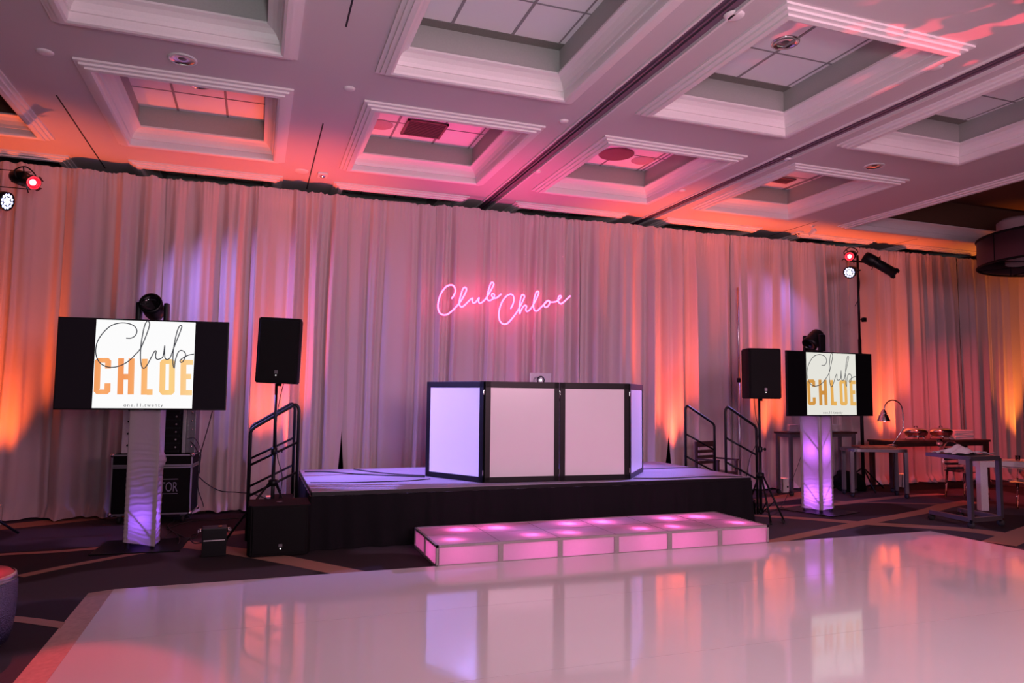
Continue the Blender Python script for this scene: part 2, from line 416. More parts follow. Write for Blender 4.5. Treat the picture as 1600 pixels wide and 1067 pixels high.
# ------------------------------------------------------------------ ceiling devices
def downlight(u, v, z, r, label):
    p = at_z(u, v, z)
    t = thing('recessed_downlight', label, 'downlight', p, 0, None)
    b = MB(); b.lathe([(r*.84, -.004), (r*.86, -.014), (r, -.014), (r*1.03, 0)], M['whitep'] if z < H+.1 else M['chrome'], 36); b.build('trim_ring', None, t)
    b = MB(); b.lathe([(r*.85, -.013), (r*.74, -.006), (r*.5, -.002), (r*.3, -.001)], M['chrome'], 36); b.lathe([(r*.3, -.001), (r*.2, -.006), (0, -.008)], M['steel'], 36); b.build('reflector', None, t)
    return t
downlight(285, 92, H, .125, 'round chrome recessed downlight on the flat ceiling left of the centre coffers')
downlight(1366, 259, H, .125, 'round chrome downlight on the ceiling strip at the right near two coffers')
downlight(1227, 66, H+TP, .135, 'round chrome downlight inside the big coffer at the upper right')
downlight(311, 131, H+TP, .125, 'chrome downlight mostly hidden by the front moulding of the left coffer')
downlight(677, 178, H+TP, .125, 'chrome downlight sliver behind the front moulding of the middle small coffer')
downlight(986, 225, H+TP, .125, 'chrome downlight above the round brown vent in the small coffer')
for u, v, r, lab in ((70, 81, .075, 'small white smoke sensor on the ceiling far left'), (546, 138, .06, 'small round white ceiling sensor between coffers left of centre'), (1147, 24, .085, 'white round ceiling disc beside the folding wall track at top'), (881, 189, .055, 'small white disc between the middle coffer and the track'), (839, 268, .055, 'small white disc just right of the track near the drapes'), (1066, 297, .055, 'small disc beside the second ceiling track'), (1231, 248, .05, 'tiny white disc near the corner of the right far coffer'), (471, 267, .10, 'larger flat round ceiling speaker near the drapes, lit orange'), (1463, 104, .06, 'small added disc standing in for a red reflection on the ceiling')):  # the last disc is added in place of a red reflection
    p = at_z(u, v, H); b = MB(); b.lathe([(0, -.02), (r*.6, -.02), (r*.8, -.016), (r*.95, -.008), (r, 0)], M['trim'], 28)
    o = b.build('ceiling_sensor'); o.location = p; tag(o, lab, 'ceiling sensor', 'small ceiling discs')
for u, v, lab in ((504, 272, 'square white fire strobe on the ceiling above the left drapes'), (1246, 363, 'red lit square fire strobe on the ceiling above the right drapes')):
    p = at_z(u, v, H); t = thing('fire_strobe', lab, 'fire strobe', p)
    b = MB(); b.box((-.07, -.1, -.03), (.07, .1, 0), M['trim'], .008); b.build('housing', None, t)
    b = MB(); b.lathe([(0, -.055), (.03, -.05), (.045, -.03)], M['chrome'], 20); b.build('lens', None, t)
p = at_z(1269, 353, H); t = thing('ceiling_camera', 'small white camera hanging from the ceiling above right drapes', 'camera', p)
b = MB(); b.tube([(0, 0, 0), (0, 0, -.09)], .009, M['trim']); b.lathe([(.04, 0), (.04, -.01), (0, -.01)], M['trim'], 20); b.build('bracket', None, t)
b = MB(); b.box((-.03, -.08, -.15), (.03, .07, -.085), M['trim'], .01, Matrix.Rotation(-.5, 3, 'X')); b.build('camera_body', None, t)
zt = H+TP
def vent_sq(u, v, sx, sy, lab):
    p = at_z(u, v, zt-.008); t = thing('ceiling_vent', lab, 'ceiling vent', p)
    b = MB()
    for (a, c, d, e) in ((-sx, -sy, sx, -sy+.03), (-sx, sy-.03, sx, sy), (-sx, -sy, -sx+.03, sy), (sx-.03, -sy, sx, sy)): b.box((a, c, -.02), (d, e, 0), M['speaker_g'])
    b.build('frame', None, t)
    b = MB(); b.box((-sx+.03, -sy+.03, -.012), (sx-.03, sy-.03, 0), M['speaker_g'])
    k = -sy+.05
    while k < sy-.04: b.box((-sx+.03, k, -.016), (sx-.03, k+.008, -.01), M['dark']); k += .03
    b.build('louvres', None, t)
vent_sq(663, 201, .27, .27, 'square brown air vent inside the middle small coffer')
vent_sq(1216, 280, .26, .12, 'narrow brown air vent inside the far right small coffer')
p = at_z(963, 241, zt-.01); b = MB(); b.lathe([(0, -.03), (.1, -.028), (.12, -.02), (.2, -.018), (.25, -.012), (.26, 0)], M['speaker_g'], 40); o = b.build('round_vent'); o.location = p; tag(o, 'round brown ceiling vent in the small coffer right of the track', 'ceiling vent')
for u, v, r, lab in ((594, 195, .17, 'faint pink round speaker cover in the middle small coffer'), (1004, 251, .17, 'faint pink round speaker cover right of the round brown vent')):
    p = at_z(u, v, zt-.008); b = MB(); b.lathe([(0, -.01), (r*.9, -.01), (r, 0)], M['tan'], 36); o = b.build('ceiling_speaker'); o.location = p; tag(o, lab, 'ceiling speaker')

# ------------------------------------------------------------------ drapes
ZT = 4.62
def hsh(i): return (math.sin(i*127.1+311.7)*43758.5453) % 1.0
def n1(x):
    i = math.floor(x); f = x-i; f = f*f*(3-2*f); return hsh(i)*(1-f)+hsh(i+1)*f
def fold(x, t):
    """forward displacement of the cloth (m) at X=x, t: 0 floor .. 1 top"""
    lean = (n1(x*.9+5)-.5)*.5*(1-t)
    xx = x+lean*.35+.03*n1(x*3+9+t*2)
    ph = 2*PI*(xx*2.5+1.25*n1(xx*1.1+3)+.8*n1(xx*2.7+31))
    amp = .035+.065*n1(xx*1.7+70)
    s1 = math.sin(ph)
    big = math.copysign(abs(s1)**.62, s1)
    fine = math.sin(ph*2.37+4*n1(xx*2.1))*.35
    micro = math.sin(2*PI*(x*15+3*n1(x*5)))*.9+math.sin(2*PI*x*31)*.4
    top = max(0, (t-.80)/.20)
    v = amp*(big+fine)*(1-.60*top**1.5)*(.8+.2*(1-t))
    v += .0085*micro*top**2
    v += .02*math.sin(2*PI*(x*.31)+t*1.3)
    return v
edges_u = [-60, 90, 245, 395, 537, 680, 770, 905, 1040, 1147, 1240, 1330, 1420, 1500, 1600]
EX = [-5.2]+[at_y(u, 550, YC).x for u in edges_u]+[17.6]
gap = {5: .10, 9: .09}
labs = ['white drape at the far left edge of the picture', 'orange lit white drape left of the left screen', 'white drape behind the left part of the left screen', 'white drape between the left screen and left speaker', 'white drape behind the left speaker and stair rails', 'white drape between the black slit and the left booth end', 'white drape behind the first word of the neon sign', 'white drape behind the second word of the neon sign', 'white drape right of the neon sign above the booth end', 'white drape behind the right stair rails', 'orange lit drape behind the right speaker', 'white drape behind the right screen', 'drape directly behind the tall light stand and heat lamp', 'red lit drape above the chafing dishes', 'drape below the round chandelier', 'last drape at the far right edge']
NT = 54
for i in range(len(EX)-1):
    xa, xb = EX[i]-.012, EX[i+1]+.012; nx = max(60, int((xb-xa)/.0125)); bm = bmesh.new(); grid = []
    wl = gap.get(i, 0); wr = gap.get(i+1, 0)
    yo = .012 if i % 2 else -.012
    for j in range(NT+1):
        t = j/NT
        t = t**1.0
        z = .012+(ZT-.012)*t; row = []
        op = max(0, (.30-t)/.30)**1.3
        for k in range(nx+1):
            a = k/nx; x = xa+wl*op*(1-a)**3+(xb-xa-0)*a-wr*op*a**3
            d = fold(x, t)
            pool = max(0, (.035-t)/.035)
            d += pool*(.06+.10*n1(x*4.2))+(.02 if pool > 0 else 0)*math.sin(x*40)
            zz = z+pool*.03*n1(x*9+3)
            if t > .955: d += .018*math.exp(-((t-.978)/.010)**2)   # rod pocket
            if j == NT: zz += .022*(n1(x*22)-.5)+.012*(n1(x*60)-.5)
            e = .03*min(1, min(a, 1-a)*nx/6)  # selvedge turns back
            row.append(bm.verts.new((x+.015*pool*math.sin(x*23), YC-d-e+.03+yo, zz)))
        grid.append(row)
    for j in range(NT):
        for k in range(nx):
            f = bm.faces.new((grid[j][k], grid[j][k+1], grid[j+1][k+1], grid[j+1][k])); f.smooth = True
    me = bpy.data.meshes.new('wall_drape'); bm.to_mesh(me); bm.free(); me.materials.append(M['curtain'])
    o = bpy.data.objects.new('wall_drape', me); C.objects.link(o); tag(o, labs[i], 'drape', 'white floor length drapes along the wall')
b = MB(); b.tube([(-5.3, YC+.12, ZT-.10), (17.7, YC+.12, ZT-.10)], .02, M['alu']); tag(b.build('drape_rail'), 'metal rail holding the white drapes', 'curtain rail')
# visible upright of the pipe and drape frame
p0 = at_y(1145, 470, YC-.16)
t = thing('upright_pole', 'thin upright pipe in front of the drapes left of right speaker', 'pole', (p0.x, YC-.30, 0))
b = MB(); b.lathe([(0, 0), (.13, 0), (.13, .012), (0, .014)], M['steel'], 24); b.build('base_plate', None, t)
b = MB(); b.tube([(0, 0, .01), (0, 0, 2.0)], .022, M['alu']); b.build('lower_tube', None, t)
b = MB(); b.tube([(0, 0, 1.95), (0, 0, 3.6)], .017, M['alu']); b.build('upper_tube', None, t)
b = MB(); b.lathe([(.022, 1.92), (.034, 1.93), (.034, 1.99), (.022, 2.0)], M['black'], 20); b.build('collar', None, t)

# ------------------------------------------------------------------ dance floor
DX0, DX1, DY0, DY1 = -1.045, 7.98, -3.0, 6.80
t = thing('dance_floor', 'large glossy white dance floor filling the foreground', 'dance floor', (0, 0, 0))
b = MB(); b.box((DX0, DY0, .004), (DX1, DY1, .018), M['dance'])
b.build('white_sheet', None, t)
b = MB()
for k in range(1, 8):
    y = DY1-1.37*k
    b.box((DX0, y-.0012, .0175), (DX1, y+.0012, .0184), M['dance_seam'])
b.build('seam', None, t)
b = MB(); b.prism([(DX0-.185, .002), (DX0-.001, .018), (DX0-.001, .002)], DY0, DY1, M['ramp'])
b.xf(Matrix(((1, 0, 0, 0), (0, 0, 1, 0), (0, 1, 0, 0), (0, 0, 0, 1)))); tag(b.build('edge_ramp', None, t), 'brown wooden edging along the left side')

# ------------------------------------------------------------------ stage
SX0, SX1, SY0, SY1, SZ = 0.60, 6.20, 7.97, 10.27, 0.605
t = thing('stage', 'low carpeted stage with black pleated skirt below the neon sign', 'stage', ((SX0+SX1)/2, (SY0+SY1)/2, 0)); ox, oy = (SX0+SX1)/2, (SY0+SY1)/2
b = MB(); b.box((SX0-ox, SY0-oy, SZ-.04), (SX1-ox, SY1-oy, SZ), M['carpet_stage'], .004)
tag(b.build('deck', None, t), 'grey carpeted deck lit violet')
b = MB()
b.box((SX0-ox-.008, SY0-oy-.008, SZ-.045), (SX1-ox+.008, SY0-oy, SZ-.004), M['black'])
b.box((SX0-ox-.008, SY0-oy-.008, SZ-.045), (SX0-ox, SY1-oy, SZ-.004), M['black']); b.box((SX1-ox, SY0-oy-.008, SZ-.045), (SX1-ox+.008, SY1-oy, SZ-.004), M['black'])
b.build('edge_trim', None, t)
bm = bmesh.new(); path = []
def seg(p, q, n_):
    for k in range(n_): path.append((p[0]+(q[0]-p[0])*k/n_, p[1]+(q[1]-p[1])*k/n_))
A_, B_, C_, D_ = (SX0-ox-.012, SY1-oy), (SX0-ox-.012, SY0-oy-.012), (SX1-ox+.012, SY0-oy-.012), (SX1-ox+.012, SY1-oy)
seg(A_, B_, 150); seg(B_, C_, 420); seg(C_, D_, 150); path.append(D_)
rows = []
for j in range(9):
    z = .006+(SZ-.05)*j/8; r_ = []; fl = (1-j/8)
    for k, (x, y) in enumerate(path):
        d = (.012+.030*fl)*(.5+.5*math.sin(k*.33+4*n1(k*.05)))+.05*fl*n1(k*.06)*fl
        if k < 150: nx_, ny_ = -1, 0
        elif k < 570: nx_, ny_ = 0, -1
        else: nx_, ny_ = 1, 0
        r_.append(bm.verts.new((x+nx_*d, y+ny_*d, z)))
    rows.append(r_)
for j in range(8):
    for k in range(len(path)-1): f = bm.faces.new((rows[j][k], rows[j][k+1], rows[j+1][k+1], rows[j+1][k])); f.smooth = True
me = bpy.data.meshes.new('skirt'); bm.to_mesh(me); bm.free(); me.materials.append(M['skirt']); o = bpy.data.objects.new('skirt', me); C.objects.link(o); o.parent = t

# lit step
t = thing('light_up_step', 'long low glowing pink step with aluminium edges before the stage', 'light up step', (0, 0, 0))
X0, X1, Y0, Y1, Z1 = 1.685, 5.515, 6.805, 7.79, .212
nX, nY = 6, 2; wx = (X1-X0)/nX; wy = (Y1-Y0)/nY
b = MB(); r = .014
def bar(a, c, w_=.014):
    lo = [min(a[i], c[i])-w_/2 for i in range(3)]; hi = [max(a[i], c[i])+w_/2 for i in range(3)]; b.box(lo, hi, M['stepf'])
zb = .014
for yy in (Y0, Y1): bar((X0, yy, zb), (X1, yy, zb), .024); bar((X0, yy, Z1-.012), (X1, yy, Z1-.012), .024)
for xx in (X0, X1): bar((xx, Y0, zb), (xx, Y1, zb), .024); bar((xx, Y0, Z1-.012), (xx, Y1, Z1-.012), .024)
for i in range(nX+1):
    for yy in (Y0, Y1):
        if 0 < i < nX: b.box((X0+i*wx-.026, yy-.011, .002), (X0+i*wx+.026, yy+.011, Z1-.001), M['stepf'])
        else: bar((X0+i*wx, yy, .014), (X0+i*wx, yy, Z1-.012), .024)
for xx in (X0, X1): bar((xx, (Y0+Y1)/2, zb), (xx, (Y0+Y1)/2, Z1-.012), .03)
b.build('aluminium_frame', None, t)
for i in range(1, nX):
    x = X0+i*wx; b = MB(); b.box((x-.002, Y0+.02, Z1-.0015), (x+.002, Y1-.02, Z1+.0005), M['tbar']); b.build('joint', None, t)
b = MB(); b.box((X0+.02, (Y0+Y1)/2-.002, Z1-.0015), (X1-.02, (Y0+Y1)/2+.002, Z1+.0005), M['tbar']); b.build('joint', None, t)
for i in range(nX):
    for yy in (Y0, Y1):
        b = MB(); x = X0+i*wx; b.face([(x+.02, yy, .02), (x+wx-.02, yy, .02), (x+wx-.02, yy, Z1-.022), (x+.02, yy, Z1-.022)], M['acrylic']); b.build('side_panel', None, t)
    for j in range(nY):
        x = X0+i*wx; y = Y0+j*wy
        b = MB(); b.face([(x, y, Z1-.004), (x+wx, y, Z1-.004), (x+wx, y+wy, Z1-.004), (x, y+wy, Z1-.004)], M['acrylic']); b.build('top_panel', None, t)
        point('step_lamp', (x+wx*(.33+.34*((i+j) % 2)), y+wy*.5, .125), (1.0, .12, .50), 1.5+.6*((i*3+j*2) % 3), .035)
for xx in (X0, X1):
    for j in range(nY):
        b = MB(); y = Y0+j*wy; b.face([(xx, y+.02, .02), (xx, y+wy-.02, .02), (xx, y+wy-.02, Z1-.022), (xx, y+.02, Z1-.022)], M['acrylic']); b.build('side_panel', None, t)
for i in range(1, nX):
    pass

# ------------------------------------------------------------------ DJ booth
pts = [(2.09, 9.12), (2.59, 8.235), (3.54, 8.175), (4.475, 8.115), (5.115, 8.90)]
t = thing('folding_booth', 'four panel folding booth front with black frames and white panels on stage', 'booth', (3.55, 8.4, SZ))
plabs = ['white panel lit violet, facing left', 'pinkish white panel left of centre', 'pinkish white panel right of centre', 'narrow looking violet lit panel facing right']
BH = 1.21
for i in range(4):
    (xa, ya), (xb, yb) = pts[i], pts[i+1]; L_ = math.hypot(xb-xa, yb-ya); a = math.atan2(yb-ya, xb-xa)
    T = Matrix.Translation((xa-3.55, ya-8.4, 0)) @ Matrix.Rotation(a, 4, 'Z')
    b = MB(); fw = .066; g = .006
    b.box((g, -.015, .012), (g+fw, .015, BH), M['black'], .003); b.box((L_-g-fw, -.015, .012), (L_-g, .015, BH), M['black'], .003)
    b.box((g, -.015, BH-fw-.01), (L_-g, .015, BH), M['black'], .003); b.box((g, -.015, .004), (L_-g, .015, fw+.004), M['black'], .003)
    f = b.xf(T).build('panel_frame', None, t)
    b = MB(); b.box((g+fw-.004, -.009, fw), (L_-g-fw+.004, .004, BH-fw-.006), M['white']); tag(b.xf(T).build('panel', None, f), plabs[i])
    if i < 3:
        for z in (.12, 1.08):
            b = MB(); b.lathe([(.007, z-.03), (.007, z+.03)], M['chrome'], 10, (L_, -.016, 0)); b.xf(T).build('hinge', None, f)
# table behind the booth carrying the laptop
t = thing('booth_table', 'black table hidden behind the booth front holding the laptop', 'table', (3.6, 8.72, SZ))
b = MB(); b.box((-.75, -.3, .98), (.75, .3, 1.01), M['black'], .004); b.build('tabletop', None, t)
for x in (-.7, .7):
    for y in (-.26, .26): b = MB(); b.tube([(x, y, 0), (x, y, .98)], .018, M['black']); b.build('leg', None, t)
p = at_y(846, 600, 8.70); zl = SZ+1.01
zlt = at_y(846, 583, 8.70).z
t = thing('laptop', 'open silver laptop with glowing fruit logo above the booth', 'laptop', (at_y(845, 594, 8.65).x, 8.66, zl), .02)
b = MB(); b.box((-.155, .0, 0), (.155, .23, .014), M['lap'], .004); b.build('keyboard_base', None, t)
hh = zlt-zl; lid = Matrix.Rotation(-.10, 4, 'X')
b = MB(); b.box((-.150, -.006, .012), (.150, 0, hh), M['lap'], .003); lidm = b.build('lid', None, t)
b = MB(); zc = at_y(845, 594, 8.65).z-zl; s_ = .019
ap = []
for k in range(40):
    a = 2*PI*k/40; rr = 1+.06*math.cos(2*a)-.10*math.exp(-((a-PI/2)/.35)**2)-.08*math.exp(-((a-1.5*PI)/.3)**2)
    x, y = rr*math.cos(a), rr*math.sin(a)
    dd = math.hypot(x-1.18, y-.1)
    if dd < .5: x, y = 1.18+(x-1.18)/dd*.5, .1+(y-.1)/dd*.5
    ap.append((x*s_*.9, y*s_))
b.prism(ap, 0, .002, M['glow']); b.prism([(0, s_*1.05), (s_*.15, s_*1.5), (s_*.5, s_*1.7), (s_*.4, s_*1.25)], 0, .002, M['glow'])
b.xf(Matrix.Translation((0, -.0065, zc)) @ RX90); tag(b.build('logo', None, lidm), 'glowing white apple shaped logo')
t2 = thing('headphones', 'black round headphone ring in front of the laptop logo', 'headphones', (at_y(845, 594, 8.56).x, 8.56, zl))
zc = at_y(845, 594, 8.56).z-zl
b = MB(); rr = .046; b.tube([(rr*math.cos(2*PI*k/28), 0, zc+rr*math.sin(2*PI*k/28)) for k in range(28)], .009, M['black'], 10, True); b.build('ring', None, t2)
b = MB(); b.box((-.05, -.02, 0), (.05, .02, max(.01, zc-.045)), M['black'], .004); b.build('foot', None, t2)

# ------------------------------------------------------------------ neon sign
S = 6.154; YN = 10.56
def nz(P): return [at_y(660+x/S, 420+y/S, YN) for x, y in P]
club = [(280,287),(305,250),(318,205),(300,165),(270,155),(225,175),(180,235),(155,310),(150,370),(165,420),(200,443),(245,435),(300,390),(350,335),(385,285),(415,228),(424,192),(408,178),(388,195),(370,250),(355,310),(358,350),(378,366),(405,350),(440,315),(470,288),(482,284),(480,312),(490,329),(512,320),(535,290),(545,279),(540,312),(552,331),(578,318),(610,285),(645,230),(677,172),(685,145),(672,129),(655,145),(640,190),(625,250),(622,285),(636,304),(665,298),(690,272),(690,246),(674,238),(666,256),(683,281),(710,280),(735,262),(758,242)]
chloe = [(848,382),(870,340),(880,290),(870,255),(845,245),(805,265),(765,320),(740,390),(735,450),(745,500),(778,531),(818,523),(860,480),(905,420),(945,350),(975,288),(981,262),(966,249),(950,265),(938,320),(932,380),(936,430),(946,405),(965,370),(988,350),(1001,362),(994,390),(1002,408),(1022,402),(1050,370),(1085,310),(1112,252),(1119,228),(1106,215),(1090,235),(1075,290),(1068,350),(1076,395),(1100,405),(1135,375),(1170,340),(1205,306),(1180,325),(1170,350),(1182,368),(1205,360),(1222,335),(1222,312),(1208,305),(1228,318),(1255,320),(1290,312),(1315,292),(1334,272),(1328,258),(1312,266),(1304,292),(1310,320),(1332,335),(1360,318),(1390,290),(1422,260)]
ctr = nz([(790, 330)])[0]
t = thing('neon_sign', 'pink neon script sign reading Club Chloe hung before the drapes', 'neon sign', ctr)
for nm, P in (('neon_tube', club), ('neon_tube', chloe)):
    b = MB(); b.tube([q-ctr for q in smooth_path(nz(P), 5)], .0115, M['neon'], 8)
    o = b.build(nm, None, t); o['label'] = 'glowing pink tube writing ' + ('Club' if P is club else 'Chloe')
b = MB()
for (x, y) in ((200, 443), (408, 178), (672, 129), (818, 523), (966, 249), (1106, 215), (1332, 335), (150, 370)):
    q = nz([(x, y)])[0]-ctr; b.tube([q+Vector((0, .012, 0)), q+Vector((0, .05, 0))], .006, M['glass'], 8)
b.build('standoff', None, t)
b = MB()
for u in (700, 820, 880):
    q = at_y(u, 470, YN+.05)-ctr; b.tube([q, Vector((q.x, .10, ZT-.1-ctr.z))], .0015, M['glass'], 5)
b.build('hanging_wire', None, t)
b = MB(); b.tube([q-ctr for q in smooth_path([at_y(835, 488, YN+.02), at_y(836, 500, YN), at_y(834, 515, YN), at_y(832, 531, YN)], 5)], .003, M['whitep'], 6); b.build('power_lead', None, t)

# ------------------------------------------------------------------ screens
UZ = 5.0
scr = [(675,390),(715,390),(748,368),(757,330),(735,295),(690,275),(630,270),(560,290),(500,345),(460,410),(447,470),(450,520),(470,570),(510,605),(570,620),(640,605),(700,570),(750,520),(785,480),(808,430),(838,350),(855,290),(850,263),(836,258),(818,290),(802,370),(792,450),(790,540),(800,610),(820,628),(845,600),(875,540),(900,495),(912,497),(908,530),(915,555),(940,556),(966,535),(978,450),(978,500),(982,548),(1002,560),(1025,540),(1050,470),(1085,380),(1110,310),(1107,295),(1095,297),(1075,340),(1055,430),(1045,520),(1045,590),(1056,628),(1063,570),(1085,505),(1110,490),(1138,505),(1143,535),(1125,575),(1108,583),(1102,568),(1130,545),(1170,526),(1212,520)]
def quad(x, y):
    a = (x-437)/(1211-437); yt = 240+32*a; yb = 937+5*a; c = (y-yt)/(yb-yt)
    xl = 445-15*c; xr = 1222-22*c; a = (x-xl)/(xr-xl); return a, c
def make_tv(name_label, PTL, PTR, h, mwhite, mgold, lab_screen):
    # PTL/PTR: top-left and top-right corners in the room
    c = (PTL+PTR)/2; c.z -= h/2; W = (Vector((PTR.x, PTR.y, 0))-Vector((PTL.x, PTL.y, 0))).length
    a = math.atan2(PTR.y-PTL.y, PTR.x-PTL.x)
    t = thing('television', name_label, 'television', (c.x, c.y, c.z), a)
    b = MB(); b.box((-W/2, 0, -h/2), (W/2, .035, h/2), M['black'], .004); b.box((-W/2+.2, .035, -h/2+.12), (W/2-.2, .07, h/2-.12), M['black'], .01); b.build('case', None, t)
    b = MB(); b.box((-W/2+.012, -.003, -h/2+.016), (W/2-.012, .001, h/2-.012), M['screen']); sc = b.build('screen', None, t)
    ph = h-.034; pw = W*.580; px0 = -W/2+.2165*W; pz0 = h/2-.016
    b = MB(); b.box((px0, -.0045, pz0-ph), (px0+pw, -.0028, pz0), mwhite); tag(b.build('picture', None, t), lab_screen); pic = t.children[-1]
    def loc(x, y): a_, c_ = quad(x, y); return (px0+a_*pw, pz0-c_*ph)
    b = MB(); P = smooth_path([Vector((*loc(x, y), 0)) for x, y in scr], 5)
    P = [p for p in P if p.x < px0+pw]; hw = .0052; prev = None
    for i, p in enumerate(P):
        d = P[min(i+1, len(P)-1)]-P[max(i-1, 0)]; d = d.normalized() if d.length > 1e-9 else Vector((1, 0, 0)); s__ = Vector((-d.y, d.x, 0))*hw
        q = (p+s__, p-s__)
        if prev: b.face([(prev[0].x, -.0062, prev[0].y), (q[0].x, -.0062, q[0].y), (q[1].x, -.0062, q[1].y), (prev[1].x, -.0062, prev[1].y)], M['ink'])
        prev = q
    b.build('script_word', None, pic)
    b = MB()
    def blk(pl):
        P2 = [loc(x, y) for x, y in pl]; b.face([(x, -.0053, z) for x, z in P2], mgold)
    def rect(x0, y0, x1, y1): blk([(x0, y0), (x1, y0), (x1, y1), (x0, y1)])
    T_, B_, w_, k = 546, 832, 46, 22
    def Cs(x0, x1, T_=T_, B_=B_):
        blk([(x0+k, T_), (x1-k, T_), (x1-w_+8, T_+w_-8), (x0+w_-8, T_+w_-8), (x0+w_, T_+w_), (x0+w_, B_-w_), (x0+w_-8, B_-w_+8), (x1-w_+8, B_-w_+8), (x1-k, B_), (x0+k, B_), (x0, B_-k), (x0, T_+k)])
        blk([(x1-k, T_), (x1, T_+k), (x1, T_+84), (x1-w_, T_+84), (x1-w_, T_+w_-8)])
        blk([(x1-k, B_), (x1, B_-k), (x1, B_-86), (x1-w_, B_-86), (x1-w_, B_-w_+8)])
    Cs(441, 566, 545, 830)
    rect(618, 549, 664, 832); rect(698, 551, 745, 832); rect(664, 672, 698, 716)
    rect(800, 554, 846, 834); rect(846, 792, 890, 836)
    def Os(x0, x1, T_, B_):
        blk([(x0+k, T_), (x0+w_, T_), (x0+w_, B_), (x0+k, B_), (x0, B_-k), (x0, T_+k)]); blk([(x1-k, T_), (x1, T_+k), (x1, B_-k), (x1-k, B_), (x1-w_, B_), (x1-w_, T_)])
        rect(x0+w_, T_, x1-w_, T_+38); rect(x0+w_, B_-38, x1-w_, B_)
    Os(942, 1062, 558, 836)
    rect(1106, 562, 1152, 838); rect(1152, 564, 1206, 603); rect(1152, 674, 1192, 714); rect(1152, 800, 1200, 839)
    o = b.build('gold_letters', None, pic, recalc=False)
    tb = text_mb('one.11.twenty', .050, M['ink'], .0004, 1.28); q = loc(820, 927); tb.xf(Matrix.Translation((q[0], -.0062, q[1])) @ RX90).build('date_line', None, pic)
    b = MB(); b.box((-.02, -.005, -h/2+.003), (.02, -.001, -h/2+.010), M['steel']); b.build('maker_badge', None, t)
    b = MB(); b.box((-.12, .07, -.12), (.12, .11, .12), M['black']); b.build('wall_mount', None, t)
    return t, c, a
tl, cL, aL = make_tv('large television on white wrapped column at left, showing white poster', at_d(91, 494.5, 7.30), at_d(358, 503.5, 7.70), .943, M['poster'], M['gold'], 'white poster reading Club Chloe one.11.twenty')
tr, cR, aR = make_tv('television on violet lit column at right, showing cream poster', at_d(1229, 547.5, 10.1), at_d(1361.5, 552.5, 10.72), .925, M['poster2'], M['gold2'], 'cream poster reading Club Chloe one.11.twenty')

# ------------------------------------------------------------------ wrapped columns
def make_column(lab, x, y, a, h, w_, lamps, wr_top, bulge):
    t = thing('wrapped_column', lab, 'column', (x, y, 0), a)
    b = MB(); b.box((-.42, -.32, .004), (.42, .40, .014), M['black'], .002); tag(b.build('base_plate', None, t), 'flat black floor plate')
    b = MB(); q = w_/2-.03
    for sx in (-1, 1):
        for sy in (-1, 1): b.tube([(sx*q, sy*q, .014), (sx*q, sy*q, h)], .024, M['alu'])
    for z in [i*.38+.12 for i in range(int(h/.38))]:
        for sx in (-1, 1): b.tube([(sx*q, -q, z), (sx*q, q, z+.3)], .008, M['alu'], 6); b.tube([(-q, sx*q, z+.3), (q, sx*q, z)], .008, M['alu'], 6)
    b.build('truss', None, t)
    for sx in (-1, 1):
        for sy in (-1, 1):
            b = MB(); b.lathe([(0, .014), (.022, .014), (.022, .075), (.014, .08)], M['chrome'], 14, (sx*q, sy*q, 0)); b.build('foot', None, t)
    # stretch cover with ruched folds low down
    bm = bmesh.new(); per = []; hw = w_/2; nn = 26; cr = .03
    for side in range(4):
        for k in range(nn):
            s = -hw+w_*k/nn
            per.append([(s, -hw), (hw, s), (-s, hw), (-hw, -s)][side])
    rows = []; NZ = 260
    for j in range(NZ+1):
        tt = j/NZ; z = .05+(h-.05)*tt; r_ = []
        wr = max(0, 1-(z/wr_top))**.7 if z < wr_top else 0
        for k, (px_, py_) in enumerate(per):
            l = math.hypot(px_, py_); ux, uy = px_/l, py_/l
            fr = z*105+3.0*math.sin(px_*8+z*5)+5*n1(z*7)+2.5*n1(px_*9+py_*7+z*5)
            d = .0065*wr*(math.sin(fr)+.5*math.sin(fr*1.7+py_*11))*(1-.6*(min(abs(px_), abs(py_))/hw)**3)
            mid = 1-max(abs(px_), abs(py_) if abs(px_) < hw-.001 else abs(py_))/hw if False else 0
            flat = min(abs(abs(px_)-hw), abs(abs(py_)-hw)); other = py_ if abs(abs(px_)-hw) < 1e-6 else px_
            sag = -.012*(1-(other/hw)**2)
            if bulge and px_ > hw-.001 and abs(py_) < .12: d += .06*math.exp(-((z-.92)/.10)**2)*(1-(py_/.12)**2)
            zz = z-(.05*(1-tt)**8*(px_/hw) if bulge else 0)
            if bulge and j < 20: zz += (.022*(px_/hw)+.012)*(1-j/20)
            r_.append(bm.verts.new((px_+ux*(d+sag), py_+uy*(d+sag), zz)))
        rows.append(r_)
    nP = len(per)
    for j in range(NZ):
        for k in range(nP):
            f = bm.faces.new((rows[j][k], rows[j][(k+1) % nP], rows[j+1][(k+1) % nP], rows[j+1][k])); f.smooth = True
    me = bpy.data.meshes.new('stretch_cover'); bm.to_mesh(me); bm.free(); me.materials.append(M['spandex']); o = bpy.data.objects.new('stretch_cover', me); C.objects.link(o); o.parent = t
    b = MB(); b.box((-hw, -hw, h), (hw, hw, h+.012), M['black']); b.build('top_plate', None, t)
    for (z, c, p_) in lamps: l = point('column_lamp', (x, y, z), c, p_, .05)
    return t
nL = Vector((math.sin(aL), -math.cos(aL), 0)); nR = Vector((math.sin(aR), -math.cos(aR), 0))
pL = cL-nL*.29; pR = cR-nR*.30
colL = make_column('white fabric wrapped column under the left television, glowing violet low down', pL.x, pL.y, aL*.6, cL.z+.31, .30, [(.30, (.30, .10, 1.0), 3.2)], 1.15, True)
